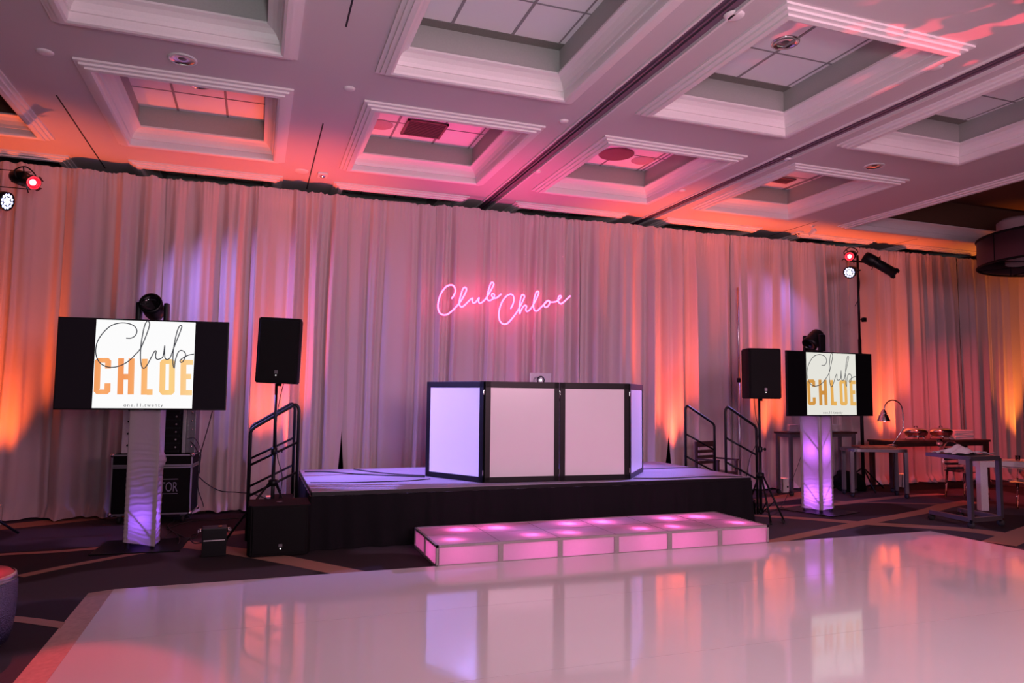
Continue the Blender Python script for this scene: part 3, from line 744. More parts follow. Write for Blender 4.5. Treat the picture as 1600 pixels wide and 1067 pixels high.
colR = make_column('violet glowing wrapped column under the right television', pR.x, pR.y, math.radians(-19.6-18)-.62, cR.z+.36, .32, [(.25, (.50, .12, 1.0), 6.5), (.9, (.52, .12, 1.0), 4.5)], .55, False)
print('columns', pL, pR)

# ------------------------------------------------------------------ moving heads
def moving_head(lab, loc, rz, tilt):
    t = thing('moving_head_light', lab, 'moving head light', loc, rz)
    b = MB(); b.box((-.13, -.11, 0), (.13, .11, .085), M['black'], .02); b.build('base', None, t)
    b = MB(); b.lathe([(.07, .085), (.07, .105), (.0, .105)], M['black'], 24); b.box((-.12, -.05, .10), (.12, .05, .135), M['black'], .012)
    for s_ in (-1, 1):
        b.box((s_*.137-.024, -.06, .11), (s_*.137+.024, .06, .36), M['black'], .02)
    b.build('yoke', None, t)
    R_ = Matrix.Translation((0, 0, .30)) @ Matrix.Rotation(tilt, 4, 'X')
    b = MB(); b.lathe([(0, -.15), (.07, -.15), (.095, -.12), (.108, -.05), (.108, .08), (.115, .09), (.115, .14), (.10, .145)], M['black'], 36); hd = b.xf(R_).build('head', None, t)
    b = MB(); b.lathe([(.10, .145), (.095, .12), (.05, .10), (0, .095)], M['screen'], 36); b.xf(R_).build('lens', None, hd)
    return t
q = at_d(243, 497, 7.6); moving_head('black moving head light on top of the left television column', (pL.x+.0, pL.y, cL.z+.322), aL, 1.25)
moving_head('black moving head light on top of the right television column', (pR.x, pR.y, cR.z+.372), aR-1.5, 2.3)

# ------------------------------------------------------------------ loudspeakers
def speaker(lab, loc, rz, w_, d_, h, roll=0):
    t = thing('loudspeaker', lab, 'loudspeaker', loc, rz); t.rotation_euler = (0, roll, rz)
    poly = [(-w_/2, -d_/2), (w_/2, -d_/2), (w_/2, -d_/2+.10), (w_*.43, d_/2), (-w_*.43, d_/2), (-w_/2, -d_/2+.10)]
    b = MB(); b.prism(poly, 0, h, M['blackm']); bmesh.ops.bevel(b.bm, geom=b.bm.edges[:], offset=.012, segments=2, affect='EDGES'); b.build('cabinet', None, t)
    b = MB(); b.box((-w_/2+.02, -d_/2-.010, .03), (w_/2-.02, -d_/2+.002, h-.03), M['stand'], .005); g = b.build('front_grille', None, t)
    b = MB(); b.box((-.018, -d_/2-.014, .105), (.018, -d_/2-.009, .145), M['steel']); b.build('badge', None, g)
    b = MB(); b.lathe([(0, 0), (.006, 0), (.006, .004), (0, .005)], M['dot'], 12, (0, -d_/2-.010, .088), (0, -1, 0)); tag(b.build('status_light', None, g), 'small white status light')
    for s_ in (-1, 1):
        b = MB(); b.box((s_*w_*.43-.006, -.06, h*.42), (s_*w_*.43+.006, .04, h*.62), M['black'], .004); b.build('handle', None, t)
    b = MB(); b.lathe([(.03, -.03), (.03, .0), (.0, 0)], M['black'], 18); b.build('pole_socket', None, t)
    return t
def tripod(lab, x, y, ztop, hub, feet, rz=0):
    t = thing('speaker_stand', lab, 'speaker stand', (x, y, 0))
    b = MB(); b.tube([(0, 0, .09), (0, 0, hub+.35)], .021, M['black'], 14); b.build('lower_tube', None, t)
    b = MB(); b.tube([(0, 0, hub+.3), (0, 0, ztop)], .0165, M['black'], 14); b.build('upper_tube', None, t)
    b = MB(); b.lathe([(.022, hub+.30), (.034, hub+.31), (.034, hub+.37), (.022, hub+.38)], M['black'], 18); b.tube([(.03, 0, hub+.34), (.075, 0, hub+.34)], .008, M['black']); b.lathe([(0, 0), (.02, 0), (.02, .015), (0, .015)], M['black'], 14, (.075, 0, hub+.34), (1, 0, 0)); b.build('clamp_knob', None, t)
    b = MB(); b.lathe([(.022, hub-.05), (.05, hub-.045), (.05, hub+.02), (.022, hub+.03)], M['black'], 18); b.build('hub', None, t)
    b = MB(); b.lathe([(.022, .10), (.04, .105), (.04, .14), (.022, .145)], M['black'], 18); b.build('lower_collar', None, t)
    for (fx, fy) in feet:
        l = math.hypot(fx, fy); ux, uy = fx/l, fy/l
        b = MB(); b.tube([(ux*.04, uy*.04, hub-.015), (fx, fy, .03)], .013, M['black'], 10); lg = b.build('leg', None, t)
        b = MB(); b.tube([(fx-ux*.03, fy-uy*.03, .06), (fx, fy, .012)], .018, M['rubber'], 10); b.build('rubber_foot', None, lg)
        b = MB(); b.tube([(ux*.03, uy*.03, .12), (fx*.55+ux*.02, fy*.55+uy*.02, .03+(hub-.045)*.45)], .008, M['black'], 8); b.build('brace', None, t)
    return t
P = at_d(428.5, 700, 8.02); Pt = at_d(431, 599, 8.02); Pq = at_d(441, 497, 8.02)
zb_ = Pt.z; hsp = Pq.z-Pt.z
hub = at_d(428, 752, 8.02).z
f1 = at_z(350, 851, 0)
tripod('black tripod stand behind the floor subwoofer carrying the left speaker', P.x, P.y, zb_-.002, hub, [(f1.x-P.x, f1.y-P.y), (.30, .36), (.14, -.02+.16)][:2]+[(.27, -.12)])
speaker('black loudspeaker on tripod between the left screen and stairs', (at_d(436, 599, 8.02).x, P.y, zb_), .0-.24, .45, .34, hsp, .03)
Pr = at_z(1189, 803, .09); dR = (Pr-EYEP).dot(fwd)
zr = at_d(1188, 623, dR).z; zr2 = at_d(1190, 544, dR).z; hubr = at_d(1189, 742, dR).z
f2 = at_z(1226, 819, 0); f3 = Vector((Pr.x+.05, Pr.y+.50, 0))
tripod('black tripod stand at the right end of the stage', Pr.x, Pr.y, zr-.002, hubr, [(f2.x-Pr.x, f2.y-Pr.y), (.12, .48), (-.10, -.32)])
print('right tripod', Pr, 'left', P, 'stage edge', SX1)
speaker('black loudspeaker on tripod beside the right screen', (Pr.x+.02, Pr.y, zr), -.26, .45, .34, zr2-zr)
sL, sR_ = at_z(388, 873, 0), at_z(488, 868, 0)
zt_s = at_y(440, 790, 7.72).z
t = thing('subwoofer', 'big black subwoofer box on the floor left of the stage', 'subwoofer', (.275, 8.00, 0))
b = MB(); b.prism([(-.305, -.22), (-.27, -.28), (.27, -.28), (.305, -.22), (.305, .28), (-.305, .28)], .012, zt_s, M['blackm']); bmesh.ops.bevel(b.bm, geom=b.bm.edges[:], offset=.01, segments=2, affect='EDGES'); b.build('cabinet', None, t)
b = MB(); b.box((-.255, -.29, .04), (.255, -.279, zt_s-.03), M['stand'], .005); g = b.build('front_grille', None, t)
b = MB(); b.box((-.005, -.294, .10), (.031, -.289, .13), M['steel']); b.build('badge', None, g)
b = MB(); b.lathe([(0, 0), (.006, 0), (.006, .004), (0, .005)], M['dot'], 12, (.013, -.290, .085), (0, -1, 0)); tag(b.build('status_light', None, g), 'small white status light')
b = MB(); b.lathe([(0, zt_s), (.028, zt_s), (.03, zt_s+.004), (.01, zt_s+.005)], M['steel'], 18); b.build('pole_socket', None, t)
for x in (-.25, .25):
    for y in (-.2, .22): b = MB(); b.lathe([(0, 0), (.02, 0), (.02, .012)], M['rubber'], 12, (x, y, 0)); b.build('foot', None, t)
# small black box with chrome handles
pb = (at_z(315, 870, 0)+at_z(351, 870, 0))/2
t = thing('battery_box', 'small black box with chrome side handles on the carpet', 'equipment box', (pb.x, pb.y+.09, 0), .05)
zb2 = at_d(333, 826, (pb-EYEP).dot(fwd)).z
b = MB(); b.box((-.115, -.09, .0), (.115, .10, zb2), M['black'], .008); b.build('case', None, t)
b = MB(); b.box((-.10, -.093, zb2*.56), (.10, -.089, zb2*.59), M['whitep']); tag(b.build('white_stripe', None, t), 'thin white stripe')
for s_ in (-1, 1): b = MB(); b.tube([(s_*.115, -.05, zb2-.03), (s_*.15, -.05, zb2-.03)], .010, M['chrome']); b.tube([(s_*.115, .05, zb2-.03), (s_*.15, .05, zb2-.03)], .010, M['chrome']); b.tube([(s_*.15, -.06, zb2-.03), (s_*.15, .06, zb2-.03)], .008, M['chrome']); b.build('handle', None, t)
b = MB(); b.lathe([(0, zb2), (.02, zb2), (.02, zb2+.01), (0, zb2+.012)], M['board'], 14, (.05, 0, 0)); b.build('knob', None, t)

# ------------------------------------------------------------------ stair units with rails
def stairs(lab, x_low, x_high, ya, yb):
    t = thing('stair_unit', lab, 'stairs', (x_low, (ya+yb)/2, 0)); s_ = 1 if x_high > x_low else -1; L_ = abs(x_high-x_low); hw = (yb-ya)/2
    for k, (z, x0, x1) in enumerate(((.20, 0, L_*.5), (.40, L_*.5, L_))):
        a_, c_ = sorted((s_*x0, s_*x1)); b = MB(); b.box((a_, -hw+.04, z-.03), (c_, hw-.04, z), M['blackm'], .003); b.build('tread', None, t)
        b = MB(); xx = s_*x0; b.box((min(xx, xx+s_*.012), -hw+.04, z-.2), (max(xx, xx+s_*.012), hw-.04, z-.03), M['blackm']); b.build('riser', None, t)
    zl_, zh = 1.235, 1.52
    for y in (-hw, hw):
        b = MB(); x0, x1 = s_*.0, s_*L_
        top = smooth_path([(x0, y, zl_-.04), (x0+s_*.012, y, zl_-.005), (x0+s_*.045, y, zl_+.028)], 4)
        top += smooth_path([(x1-s_*.10, y, zh-.035), (x1-s_*.045, y, zh-.004), (x1-s_*.012, y, zh-.03), (x1, y, zh-.075)], 4)
        b.tube([(x0, y, .01)]+top+[(x1, y, .05)], .0185, M['black'], 12); h_ = b.build('handrail', None, t)
        for dz in (-.40, -.74):
            b = MB(); b.tube([(x0, y, zl_+dz), (x1, y, zh-.03+dz)], .014, M['black'], 10); b.build('mid_rail', None, h_)
stairs('black steps with two handrails at the left end of the stage', -.04, .475, 8.62, 9.50)
stairs('black steps with two handrails at the right end of the stage', 6.77, 6.245, 8.55, 9.55)

# ------------------------------------------------------------------ armchair behind right steps
t = thing('slat_back_armchair', 'dark wooden slat back armchair behind the right stair rails', 'chair', (7.10, 9.98, 0), .25)
b = MB(); b.box((-.24, -.24, .42), (.24, .22, .46), M['wood'], .01); b.build('seat', None, t)
for x, y, h in ((-.22, -.22, .64), (.22, -.22, .64), (-.22, .22, .93), (.22, .22, .93)):
    b = MB(); b.box((x-.02, y-.02, 0), (x+.02, y+.02, h), M['wood'], .004); b.build('leg', None, t)
b = MB()
for z in (.56, .65, .74, .84): b.box((-.20, .205, z), (.20, .228, z+.05 if z < .8 else z+.09), M['wood'], .004)
b.build('backrest', None, t)
for x in (-.23, .23): b = MB(); b.box((x-.028, -.25, .64), (x+.028, .22, .665), M['wood'], .006); b.build('armrest', None, t)

# ------------------------------------------------------------------ flight case + racks
t = thing('flight_case', 'black flight case with metal edges behind the left column', 'flight case', (-1.17, 10.36, 0), math.radians(-6))
w2, d2, z0, z1 = .47, .25, .11, .86
b = MB(); b.box((-w2+.01, -d2+.01, z0+.01), (w2-.01, d2-.01, z1-.01), M['blackm']); b.build('body', None, t)
b = MB()
for sx in (-1, 1):
    for sy in (-1, 1): b.box((sx*w2-.018*(sx > 0)-.0, sy*d2-.018*(sy > 0), z0), (sx*w2+.018*(sx < 0), sy*d2+.018*(sy < 0), z1), M['alu'])
for z in (z0, z1-.018, z1-.17, z1-.145):
    b.box((-w2, -d2, z), (w2, -d2+.012, z+.018), M['alu']); b.box((-w2, d2-.012, z), (w2, d2, z+.018), M['alu'])
    b.box((-w2, -d2, z), (-w2+.012, d2, z+.018), M['alu']); b.box((w2-.012, -d2, z), (w2, d2, z+.018), M['alu'])
b.build('edge_extrusion', None, t)
for sx in (-1, 1):
    for sy in (-1, 1):
        for z in (z0+.01, z1-.01): b = MB(); bmesh.ops.create_uvsphere(b.bm, u_segments=14, v_segments=8, radius=.028, matrix=Matrix.Translation((sx*(w2-.008), sy*(d2-.008), z))); b.build('corner_ball', M['chrome'], t)
        b = MB(); b.lathe([(0, -.02), (.045, -.02), (.045, .02), (0, .02)], M['rubber'], 18, (sx*(w2-.1), sy*(d2-.08), .045), (1, 0, 0)); b.box((sx*(w2-.1)-.03, sy*(d2-.08)-.03, .085), (sx*(w2-.1)+.03, sy*(d2-.08)+.03, z0), M['steel']); b.build('caster', None, t)
tb = text_mb('TOR', .17, M['alu'], .001, 1.0, 'LEFT'); tb.xf(Matrix.Translation((.10, -d2-.001, .395)) @ RX90 @ Matrix.Diagonal((.60, 1, 1, 1)))
for xx in ((.085, .31),):
    tb.box((xx[0], -d2-.003, .545), (xx[1], -d2-.001, .553), M['alu']); tb.box((xx[0], -d2-.003, .365), (xx[1], -d2-.001, .372), M['alu'])
tag(tb.build('stencil_lettering', None, t), 'pale stencilled letters ending in TOR')
t = thing('equipment_rack', 'open black equipment rack standing on the flight case', 'equipment rack', (-1.05, 10.40, .865), math.radians(-6))
b = MB(); b.box((-.12, -.16, 0), (.16, .18, .62), M['black'], .004); b.build('body', None, t)
for x in (-.12, .20): b = MB(); b.box((x, -.19, 0), (x+.035, -.16, .64), M['alu']); b.build('rail', None, t)
for k in range(6): b = MB(); b.box((-.08, -.185, .04+k*.098), (.18, -.16, .04+k*.098+.075), M['blackm'], .003); u_ = b.build('unit', None, t); b = MB(); b.lathe([(0, 0), (.012, 0), (.010, .015), (0, .015)], M['alu'], 12, (.12, -.186, .075+k*.098), (0, -1, 0)); b.build('knob', None, u_)
t = thing('equipment_rack', 'narrow grey rack module on the flight case right side', 'equipment rack', (-.80, 10.40, .865), math.radians(-6))
b = MB(); b.box((-.06, -.14, 0), (.09, .14, .60), M['steel'], .004); b.build('body', None, t)
for k in range(5): b = MB(); b.lathe([(0, 0), (.012, 0), (.010, .02), (0, .02)], M['chrome'], 12, (.05, -.141, .08+k*.11), (0, -1, 0)); b.build('knob', None, t)
t = thing('equipment_rack', 'pale rack edge with small knobs seen left of the column', 'equipment rack', (-1.50, 10.42, .865), math.radians(-6))
b = MB(); b.box((-.07, -.12, 0), (.12, .12, .66), M['whitep'], .004); b.build('body', None, t)
for k in range(4): b = MB(); b.lathe([(0, 0), (.014, 0), (.010, .02), (0, .02)], M['black'], 12, (.0, -.121, .10+k*.15), (0, -1, 0)); b.build('knob', None, t)

# ------------------------------------------------------------------ light stands
def par_can(t, p, aim, nm='led_par'):
    pass
VIO = (0.33, 0.27, 1.0)
def led_par(lab, p, aim):
    d = (Vector(aim)-p).normalized(); t = thing('led_par_light', lab, 'stage light', p)
    b = MB(); b.lathe([(0, -.20), (.06, -.20), (.09, -.16), (.105, -.02), (.108, .03), (.10, .03)], M['black'], 30, (0, 0, 0), d); b.build('housing', None, t)
    b = MB(); b.lathe([(.10, .02), (0, .02)], M['black'], 30, (0, 0, 0), d)
    b.build('face_plate', None, t)
    q = d.to_track_quat('Z', 'Y').to_matrix(); b = MB()
    for rr, nn in ((0, 1), (.036, 6), (.074, 12)):
        for k in range(nn):
            o_ = q @ Vector((rr*math.cos(2*PI*k/nn), rr*math.sin(2*PI*k/nn), .024)); b.lathe([(0, .006), (.012, .004), (.0165, 0)], M['ledw'], 10, o_, d)
    tag(b.build('led_cluster', None, t), 'bright white blue light dots')
    b = MB(); s_ = d.cross(Vector((0, 0, 1))).normalized()
    b.tube(smooth_path([s_*.115-d*.05, s_*.13+Vector((0, 0, .0))-d*.16, -d*.30, -s_*.13-d*.16, -s_*.115-d*.05], 5), .009, M['black'], 8); b.build('yoke', None, t)
    return t, d
def profile_light(lab, p, aim, lit=True, L_=.50, k_=1.0):
    d = (Vector(aim)-p).normalized(); t = thing('profile_spotlight', lab, 'stage light', p)
    b = MB(); b.lathe([(0, -L_), (.075*k_, -L_), (.085*k_, -L_+.05), (.085*k_, -L_+.2), (.068*k_, -L_+.22), (.068*k_, -.06), (.078*k_, -.05), (.078*k_, -.012)], M['black'], 30, (0, 0, 0), d); b.build('barrel', None, t)
    b = MB(); b.lathe([(.074, -.014), (.074, -.03), (.045, -.04), (0, -.04)] , M['ledred'] if lit else M['screen'], 30, (0, 0, 0), d); b.build('lens', None, t)
    if lit:
        b = MB(); b.lathe([(0, -.026), (.032, -.03), (.034, -.038)], M['ledhot'], 24, (0, 0, 0), d); tag(b.build('hot_spot', None, t), 'glowing pink white lamp centre')
    q = d.to_track_quat('Z', 'Y').to_matrix()
    for k in range(4):
        b = MB(); a = PI/4+k*PI/2; c_ = Vector((math.cos(a)*.085, math.sin(a)*.085, -.005)); b.box([c_.x-.03, c_.y-.004, -.02], [c_.x+.03, c_.y+.004, .012], M['black'], 0, Matrix.Rotation(a+PI/2, 3, 'Z')); b.xf(q.to_4x4()); b.build('gel_clip', None, t)
    for k in range(4):
        b = MB(); a = k*PI/2+.4; c_ = q @ Vector((math.cos(a)*.08, math.sin(a)*.08, -L_+.22)); e = q @ Vector((math.cos(a)*.15, math.sin(a)*.15, -L_+.23)); b.tube([c_, e], .007, M['black'], 6); b.build('shutter_handle', None, t)
    b = MB(); s_ = d.cross(Vector((0, 0, 1))).normalized(); m_ = -d*(L_*.5)
    b.tube(smooth_path([m_+s_*.09, m_+s_*.11+Vector((0, 0, .08)), m_+Vector((0, 0, .15)), m_-s_*.11+Vector((0, 0, .08)), m_-s_*.09], 5), .008, M['black'], 8); b.build('yoke', None, t)
    return t, d
BOOTH = (3.4, 8.3, 1.0)
# right stand
b0 = at_z(1372, 766, 0); bx = Vector((b0.x, b0.y, 0)); sd = (b0-EYEP).dot(fwd)
tp = at_d(1355, 400, sd)
t = thing('light_stand', 'tall black light stand in front of the right drapes', 'light stand', (tp.x, bx.y, 0))
b = MB(); b.tube([(0, 0, .10), (0, 0, tp.z-1.5)], .030, M['black'], 14); b.build('lower_tube', None, t)
b = MB(); b.tube([(0, 0, tp.z-1.55), (0, 0, tp.z+.05)], .022, M['black'], 14); b.build('upper_tube', None, t)
kz = at_d(1360, 499, sd).z
b = MB(); b.tube([(0, 0, kz), (.09, 0, kz+.02)], .012, M['black']); b.box((.08, -.03, kz-.03), (.15, .03, kz+.05), M['black'], .01); b.build('clamp', None, t)
for a in (.3, 2.4, 4.5):
    b = MB(); b.tube([(0, 0, .42), (.62*math.cos(a), .40*math.sin(a)+.0, .02)], .014, M['black']); b.build('leg', None, t)
b = MB(); b.tube([(-.16, 0, tp.z-.06), (.16, 0, tp.z-.06)], .018, M['black']); b.build('crossbar', None, t)
par_r = at_d(1328, 425.5, sd-.15); red_r = at_d(1327, 401, sd-.22)
led_par('round white blue glowing par light on the right stand', par_r, (1.5, 6.0, 1.2))
profile_light('red glowing spotlight above the white light on the right stand', red_r, (0.8, 3.5, 0.8), True, .30)
pe = at_d(1400, 428, sd-.25); pf = at_d(1350, 398, sd-.0)
profile_light('long black spotlight on the right stand pointing down to the right', pe, tuple(pe+(pe-pf)*1.0+Vector((.0, -.12, -.05))), False, .62, 1.25)
spot('par_beam_right', par_r+Vector((-.3, -.25, -.12)), (3.6, 8.9, .7), VIO, 3200, 34, .8, .06)
spot('red_beam_right', red_r+Vector((-.3, -.25, -.12)), (7.4, 5.7, 0), (1, .05, .10), 1000, 15, .5, .02)
# left stand just beyond the frame
par_l = at_y(8, 314, 9.45); red_l = at_y(54, 286, 9.25)
tpl = at_y(-28, 300, 9.45)
t = thing('light_stand', 'light stand crossbar at the left edge holding two stage lights', 'light stand', (tpl.x, 9.6, 0))
b = MB(); b.tube([(0, 0, .10), (0, 0, tpl.z+.25)], .028, M['black'], 14); b.build('tube', None, t)
for a in (.3, 2.4, 4.5):
    b = MB(); b.tube([(0, 0, .42), (.5*math.cos(a), .5*math.sin(a), .02)], .014, M['black']); b.build('leg', None, t)
b = MB()
for vv, du in ((262, 0), (289, 0)):
    a_ = at_y(-28, vv, 9.6); c_ = at_y(48, vv+7, 9.5); b.tube([a_-Vector((tpl.x, 9.6, 0)), c_-Vector((tpl.x, 9.6, 0))], .006, M['black'], 6)
b.build('crossbar', None, t)
led_par('round blue white par light at the left edge of the picture', par_l, (2.2, 7.5, 2.6))
profile_light('red lensed spotlight above the blue light at left edge', red_l, (0.9, 5.6, 2.3), True, .42)
spot('par_beam_left', par_l+Vector((.3, -.22, -.12)), (2.6, 9.0, .7), VIO, 2600, 40, .8, .06)
spot('red_beam_left', red_l+Vector((.25, -.3, -.15)), (-.9, 4.3, 0), (1, .04, .07), 800, 17, .45, .02)
spot('violet_wash_left', par_l+Vector((.2, .1, .1)), (1.6, 10.9, 1.7), (.42, .28, 1.0), 420, 66, 1, .06)
spot('violet_wash_right', par_r+Vector((-.3, .1, .05)), (7.6, 10.9, 1.2), (.42, .28, 1.0), 70, 120, 1, .06)
spot('red_area_beam', pe+Vector((.2, -.3, -.3)), (13.4, 9.2, .6), (1, .05, .05), 500, 100, 1, .03)
# pattern projector throwing red blotches on the right part of the ceiling
g = spot('pattern_light', (6.8, 2.0, 1.2), tuple(at_z(1490, 50, H)), (1, .04, .07), 900, 27, .5, .0)
g.data.use_nodes = True; nt = g.data.node_tree; em = nt.nodes['Emission']
ge = nt.nodes.new('ShaderNodeTexCoord'); no = nt.nodes.new('ShaderNodeTexNoise'); no.inputs['Scale'].default_value = 13; no.inputs['Detail'].default_value = 1
rp = nt.nodes.new('ShaderNodeValToRGB'); rp.color_ramp.elements[0].position = .52; rp.color_ramp.elements[1].position = .56
nt.links.new(ge.outputs['Normal'], no.inputs['Vector']); nt.links.new(no.outputs['Fac'], rp.inputs['Fac']); nt.links.new(rp.outputs['Color'], em.inputs['Strength'])

# ------------------------------------------------------------------ floor uplights
ulab = ['white box uplight at the foot of the far left drape', 'small uplight on the floor behind the left speaker stand', 'uplight behind the stage left of centre', 'uplight behind the stage right of centre', 'uplight on the floor behind the right rear stage corner', 'small white box uplight on the carpet behind the right speaker stand', 'uplight on the floor behind the heat lamp table', 'uplight on the floor behind the chafing dish table']
for (x, c, p_), lb in zip(UPL, ulab):
    t = thing('uplight', lb, 'uplight', (x, 10.42, 0), 0)
    b = MB()
    for lo, hi in (((-.075, -.075, .01), (.075, -.065, .25)), ((-.075, .065, .01), (.075, .075, .25)), ((-.075, -.075, .01), (-.065, .075, .25)), ((.065, -.075, .01), (.075, .075, .25)), ((-.07, -.07, .01), (.07, .07, .03))): b.box(lo, hi, M['whitep'])
    b.build('housing', None, t)
    b = MB(); b.box((-.062, -.062, .215), (.062, .062, .222), mat('uplight_lens', (.8, .4, .2), .3, emit=c, es=3)); b.build('lens', None, t)
    b = MB(); b.box((.02, -.079, .09), (.05, -.074, .12), M['black']); b.build('socket', None, t)

# ------------------------------------------------------------------ buffet tables at right
def caster(parent, x, y, m='rubber', r=.04):
    b = MB(); b.lathe([(0, -.014), (r, -.014), (r, .014), (0, .014)], M['rubber'], 18, (x, y, r), (.9, .4, 0)); b.box((x-.02, y-.02, r+.02), (x+.02, y+.02, r*2+.02), M['black']); b.build('caster', None, parent)
# tall table with plates
zt1 = at_y(1280, 674, 10.15).z
xa, xb = at_y(1225, 674, 10.1).x, at_y(1330, 676, 10.1).x
t = thing('serving_table', 'tall dark topped serving table behind the right screen column', 'table', ((xa+xb)/2, 10.16, 0)); hwid = (xb-xa)/2
b = MB(); b.box((-hwid, -.20, zt1-.035), (hwid, .20, zt1), M['wood'], .004); b.build('tabletop', None, t)
b = MB(); b.box((-hwid+.03, -.17, zt1-.09), (hwid-.03, .17, zt1-.035), M['steel']); b.build('apron', None, t)
for sx in (-1, 1):
    for sy in (-1, 1): b = MB(); b.box((sx*(hwid-.05)-.025, sy*.16-.025, .08), (sx*(hwid-.05)+.025, sy*.16+.025, zt1-.035), M['steel']); b.build('leg', None, t); caster(t, sx*(hwid-.05), sy*.16)
def plate_stack(u, lab, grp, nn=9, y=10.12, z0=None, r=.115):
    x = at_y(u, 660, y).x
    for k in range(nn):
        b = MB(); z = .0; b.lathe([(0, z), (r*.55, z), (r*.62, z+.004), (r, z+.012), (r, z+.015), (r*.6, z+.008), (0, z+.006)], M['plate'], 32)
        o = b.build('dinner_plate'); o.location = (x, y, z0+k*.0135+.001); tag(o, lab % ('topmost of' if k == nn-1 else 'lying in'), 'plate', grp)
plate_stack(1240, 'white dinner plate %s the left stack on the tall serving table', 'plates in the left stack', 9, 10.12, zt1)
plate_stack(1303, 'white dinner plate %s the right stack on the tall serving table', 'plates in the right stack', 9, 10.12, zt1)
# round cornered grey table with heat lamp
fa, fb = at_z(1333, 777, 0), at_z(1418, 779, 0)
cx = (fa+fb)/2; ang = math.atan2(fb.y-fa.y, fb.x-fa.x); zt2 = at_d(1380, 702, (cx-EYEP).dot(fwd)).z
t = thing('rolling_table', 'grey metal rolling table with rounded top holding the heat lamp', 'table', (cx.x, cx.y, 0), ang)
hw_ = (fb-fa).length/2+.05; dep = .46
poly = []
for (qx, qy, a0) in ((hw_-.18, .02+.12, -PI/2), (hw_-.18, dep-.12, 0), (-hw_+.18, dep-.12, PI/2), (-hw_+.18, .14, PI)):
    for k in range(7): a = a0+PI/2*k/6; poly.append((qx+.20*math.cos(a), qy+.18*math.sin(a)))
b = MB(); b.prism(poly, zt2-.05, zt2, M['steel']); b.build('tabletop', None, t)
for x in (-hw_+.05, hw_-.05):
    for y in (.02, dep-.05): b = MB(); b.box((x-.028, y-.028, .08), (x+.028, y+.028, zt2-.05), M['steel'], .003); b.build('leg', None, t); caster(t, x, y)
LT = t.matrix_basis.copy(); LT = Matrix.Translation((cx.x, cx.y, 0)) @ Matrix.Rotation(ang, 4, 'Z')
def on2(x, y, z=0): return LT @ Vector((x, y, z))
o_ = on2(.05, .35); b = MB(); b.box((-.30, -.20, 0), (.30, .20, .03), M['board'], .006); o = b.build('carving_board'); o.location = (o_.x, o_.y, zt2+.001); o.rotation_euler = (0, 0, ang); tag(o, 'wooden carving board under the heat lamp', 'board')
dl = (o_-EYEP).dot(fwd)
q1 = at_d(1411, 690, dl); 
t = thing('heat_lamp', 'chrome gooseneck heat lamp with bell shade on rolling table', 'heat lamp', (q1.x, o_.y, zt2+.031))
bz = zt2+.031
def rel(u, v): q_ = at_y(u, v, o_.y); return Vector((q_.x-q1.x, 0, q_.z-bz))
b = MB(); b.lathe([(0, 0), (.085, 0), (.085, .012), (.02, .02), (0, .02)], M['chrome'], 26); b.build('base', None, t)
b = MB(); b.tube([Vector((0, 0, .01))]+smooth_path([rel(1411, 670), rel(1410.5, 645), rel(1407, 632), rel(1398, 625.5), rel(1389, 626.5), rel(1383, 633), rel(1381.5, 640)], 6), .011, M['chrome'], 12); b.build('gooseneck', None, t)
s0 = rel(1381, 658); sc_ = (rel(1381, 640)-s0).z
b = MB(); b.lathe([(.105, 0), (.105, .012), (.085, .06), (.075, .10), (.05, .115), (.055, .14), (.04, sc_*.85), (.02, sc_)], M['chrome'], 30, s0); b.build('lamp_shade', None, t)
# C framed cart with napkin and glass
c1, c2 = at_z(1518, 826, 0), at_z(1564, 822, 0); c3 = at_z(1452, 811, 0)
zt3 = at_d(1518, 714, (c1-EYEP).dot(fwd)).z
ex = (c2-c1); wx_ = ex.length; ex.normalize(); angc = math.atan2(ex.y, ex.x)
tl3 = at_z(1446, 706.5, zt3)
t = thing('c_frame_cart', 'grey metal open frame cart on wheels near the white table', 'cart', (c1.x, c1.y, 0), 0)
back = Vector((tl3.x-c1.x, tl3.y-c1.y, 0)); A0 = Vector((0, 0, 0)); B0 = Vector((ex.x*wx_, ex.y*wx_, 0))
def beam(b, p, q_, w_=.055, m='steel'):
    d = (q_-p); L_ = d.length; d.normalize(); R_ = d.to_track_quat('Z', 'Y').to_matrix().to_4x4() if abs(d.z) < .9 else Matrix.Rotation(angc, 4, 'Z')
    bb = MB(); bb.box((-w_/2, -w_/2, 0), (w_/2, w_/2, L_), M[m]); bb.xf(Matrix.Translation(p if d.z > -.5 else q_) @ R_)
    me = bpy.data.meshes.new('t'); bb.bm.to_mesh(me); b.bm.from_mesh(me); bpy.data.meshes.remove(me); bb.bm.free(); b.mi(M[m])
zb3 = .11
for P0 in (A0, B0):
    b = MB(); up3 = Vector((0, 0, 1))
    beam(b, P0+up3*zb3, P0+up3*(zt3-.03)); beam(b, P0+up3*(zb3+.0), P0+back*.92+up3*zb3)
    b.build('side_frame', None, t)
for z in (zb3, zt3-.03): b = MB(); beam(b, A0+Vector((0, 0, z)), B0+Vector((0, 0, z))); b.build('cross_bar', None, t)
b = MB(); cs = [A0, B0, B0+back, A0+back]; o3 = .03
vv = [Vector((q_.x, q_.y, zt3-.05)) for q_ in cs]; v2 = [Vector((q_.x, q_.y, zt3)) for q_ in cs]
b.face(v2, M['steel']); b.face(vv[::-1], M['steel'])
for k in range(4): b.face([vv[k], vv[(k+1) % 4], v2[(k+1) % 4], v2[k]], M['steel'])
b.build('tabletop', None, t)
for P0 in (A0, B0, A0+back*.9, B0+back*.9): caster(t, P0.x, P0.y, r=.045)
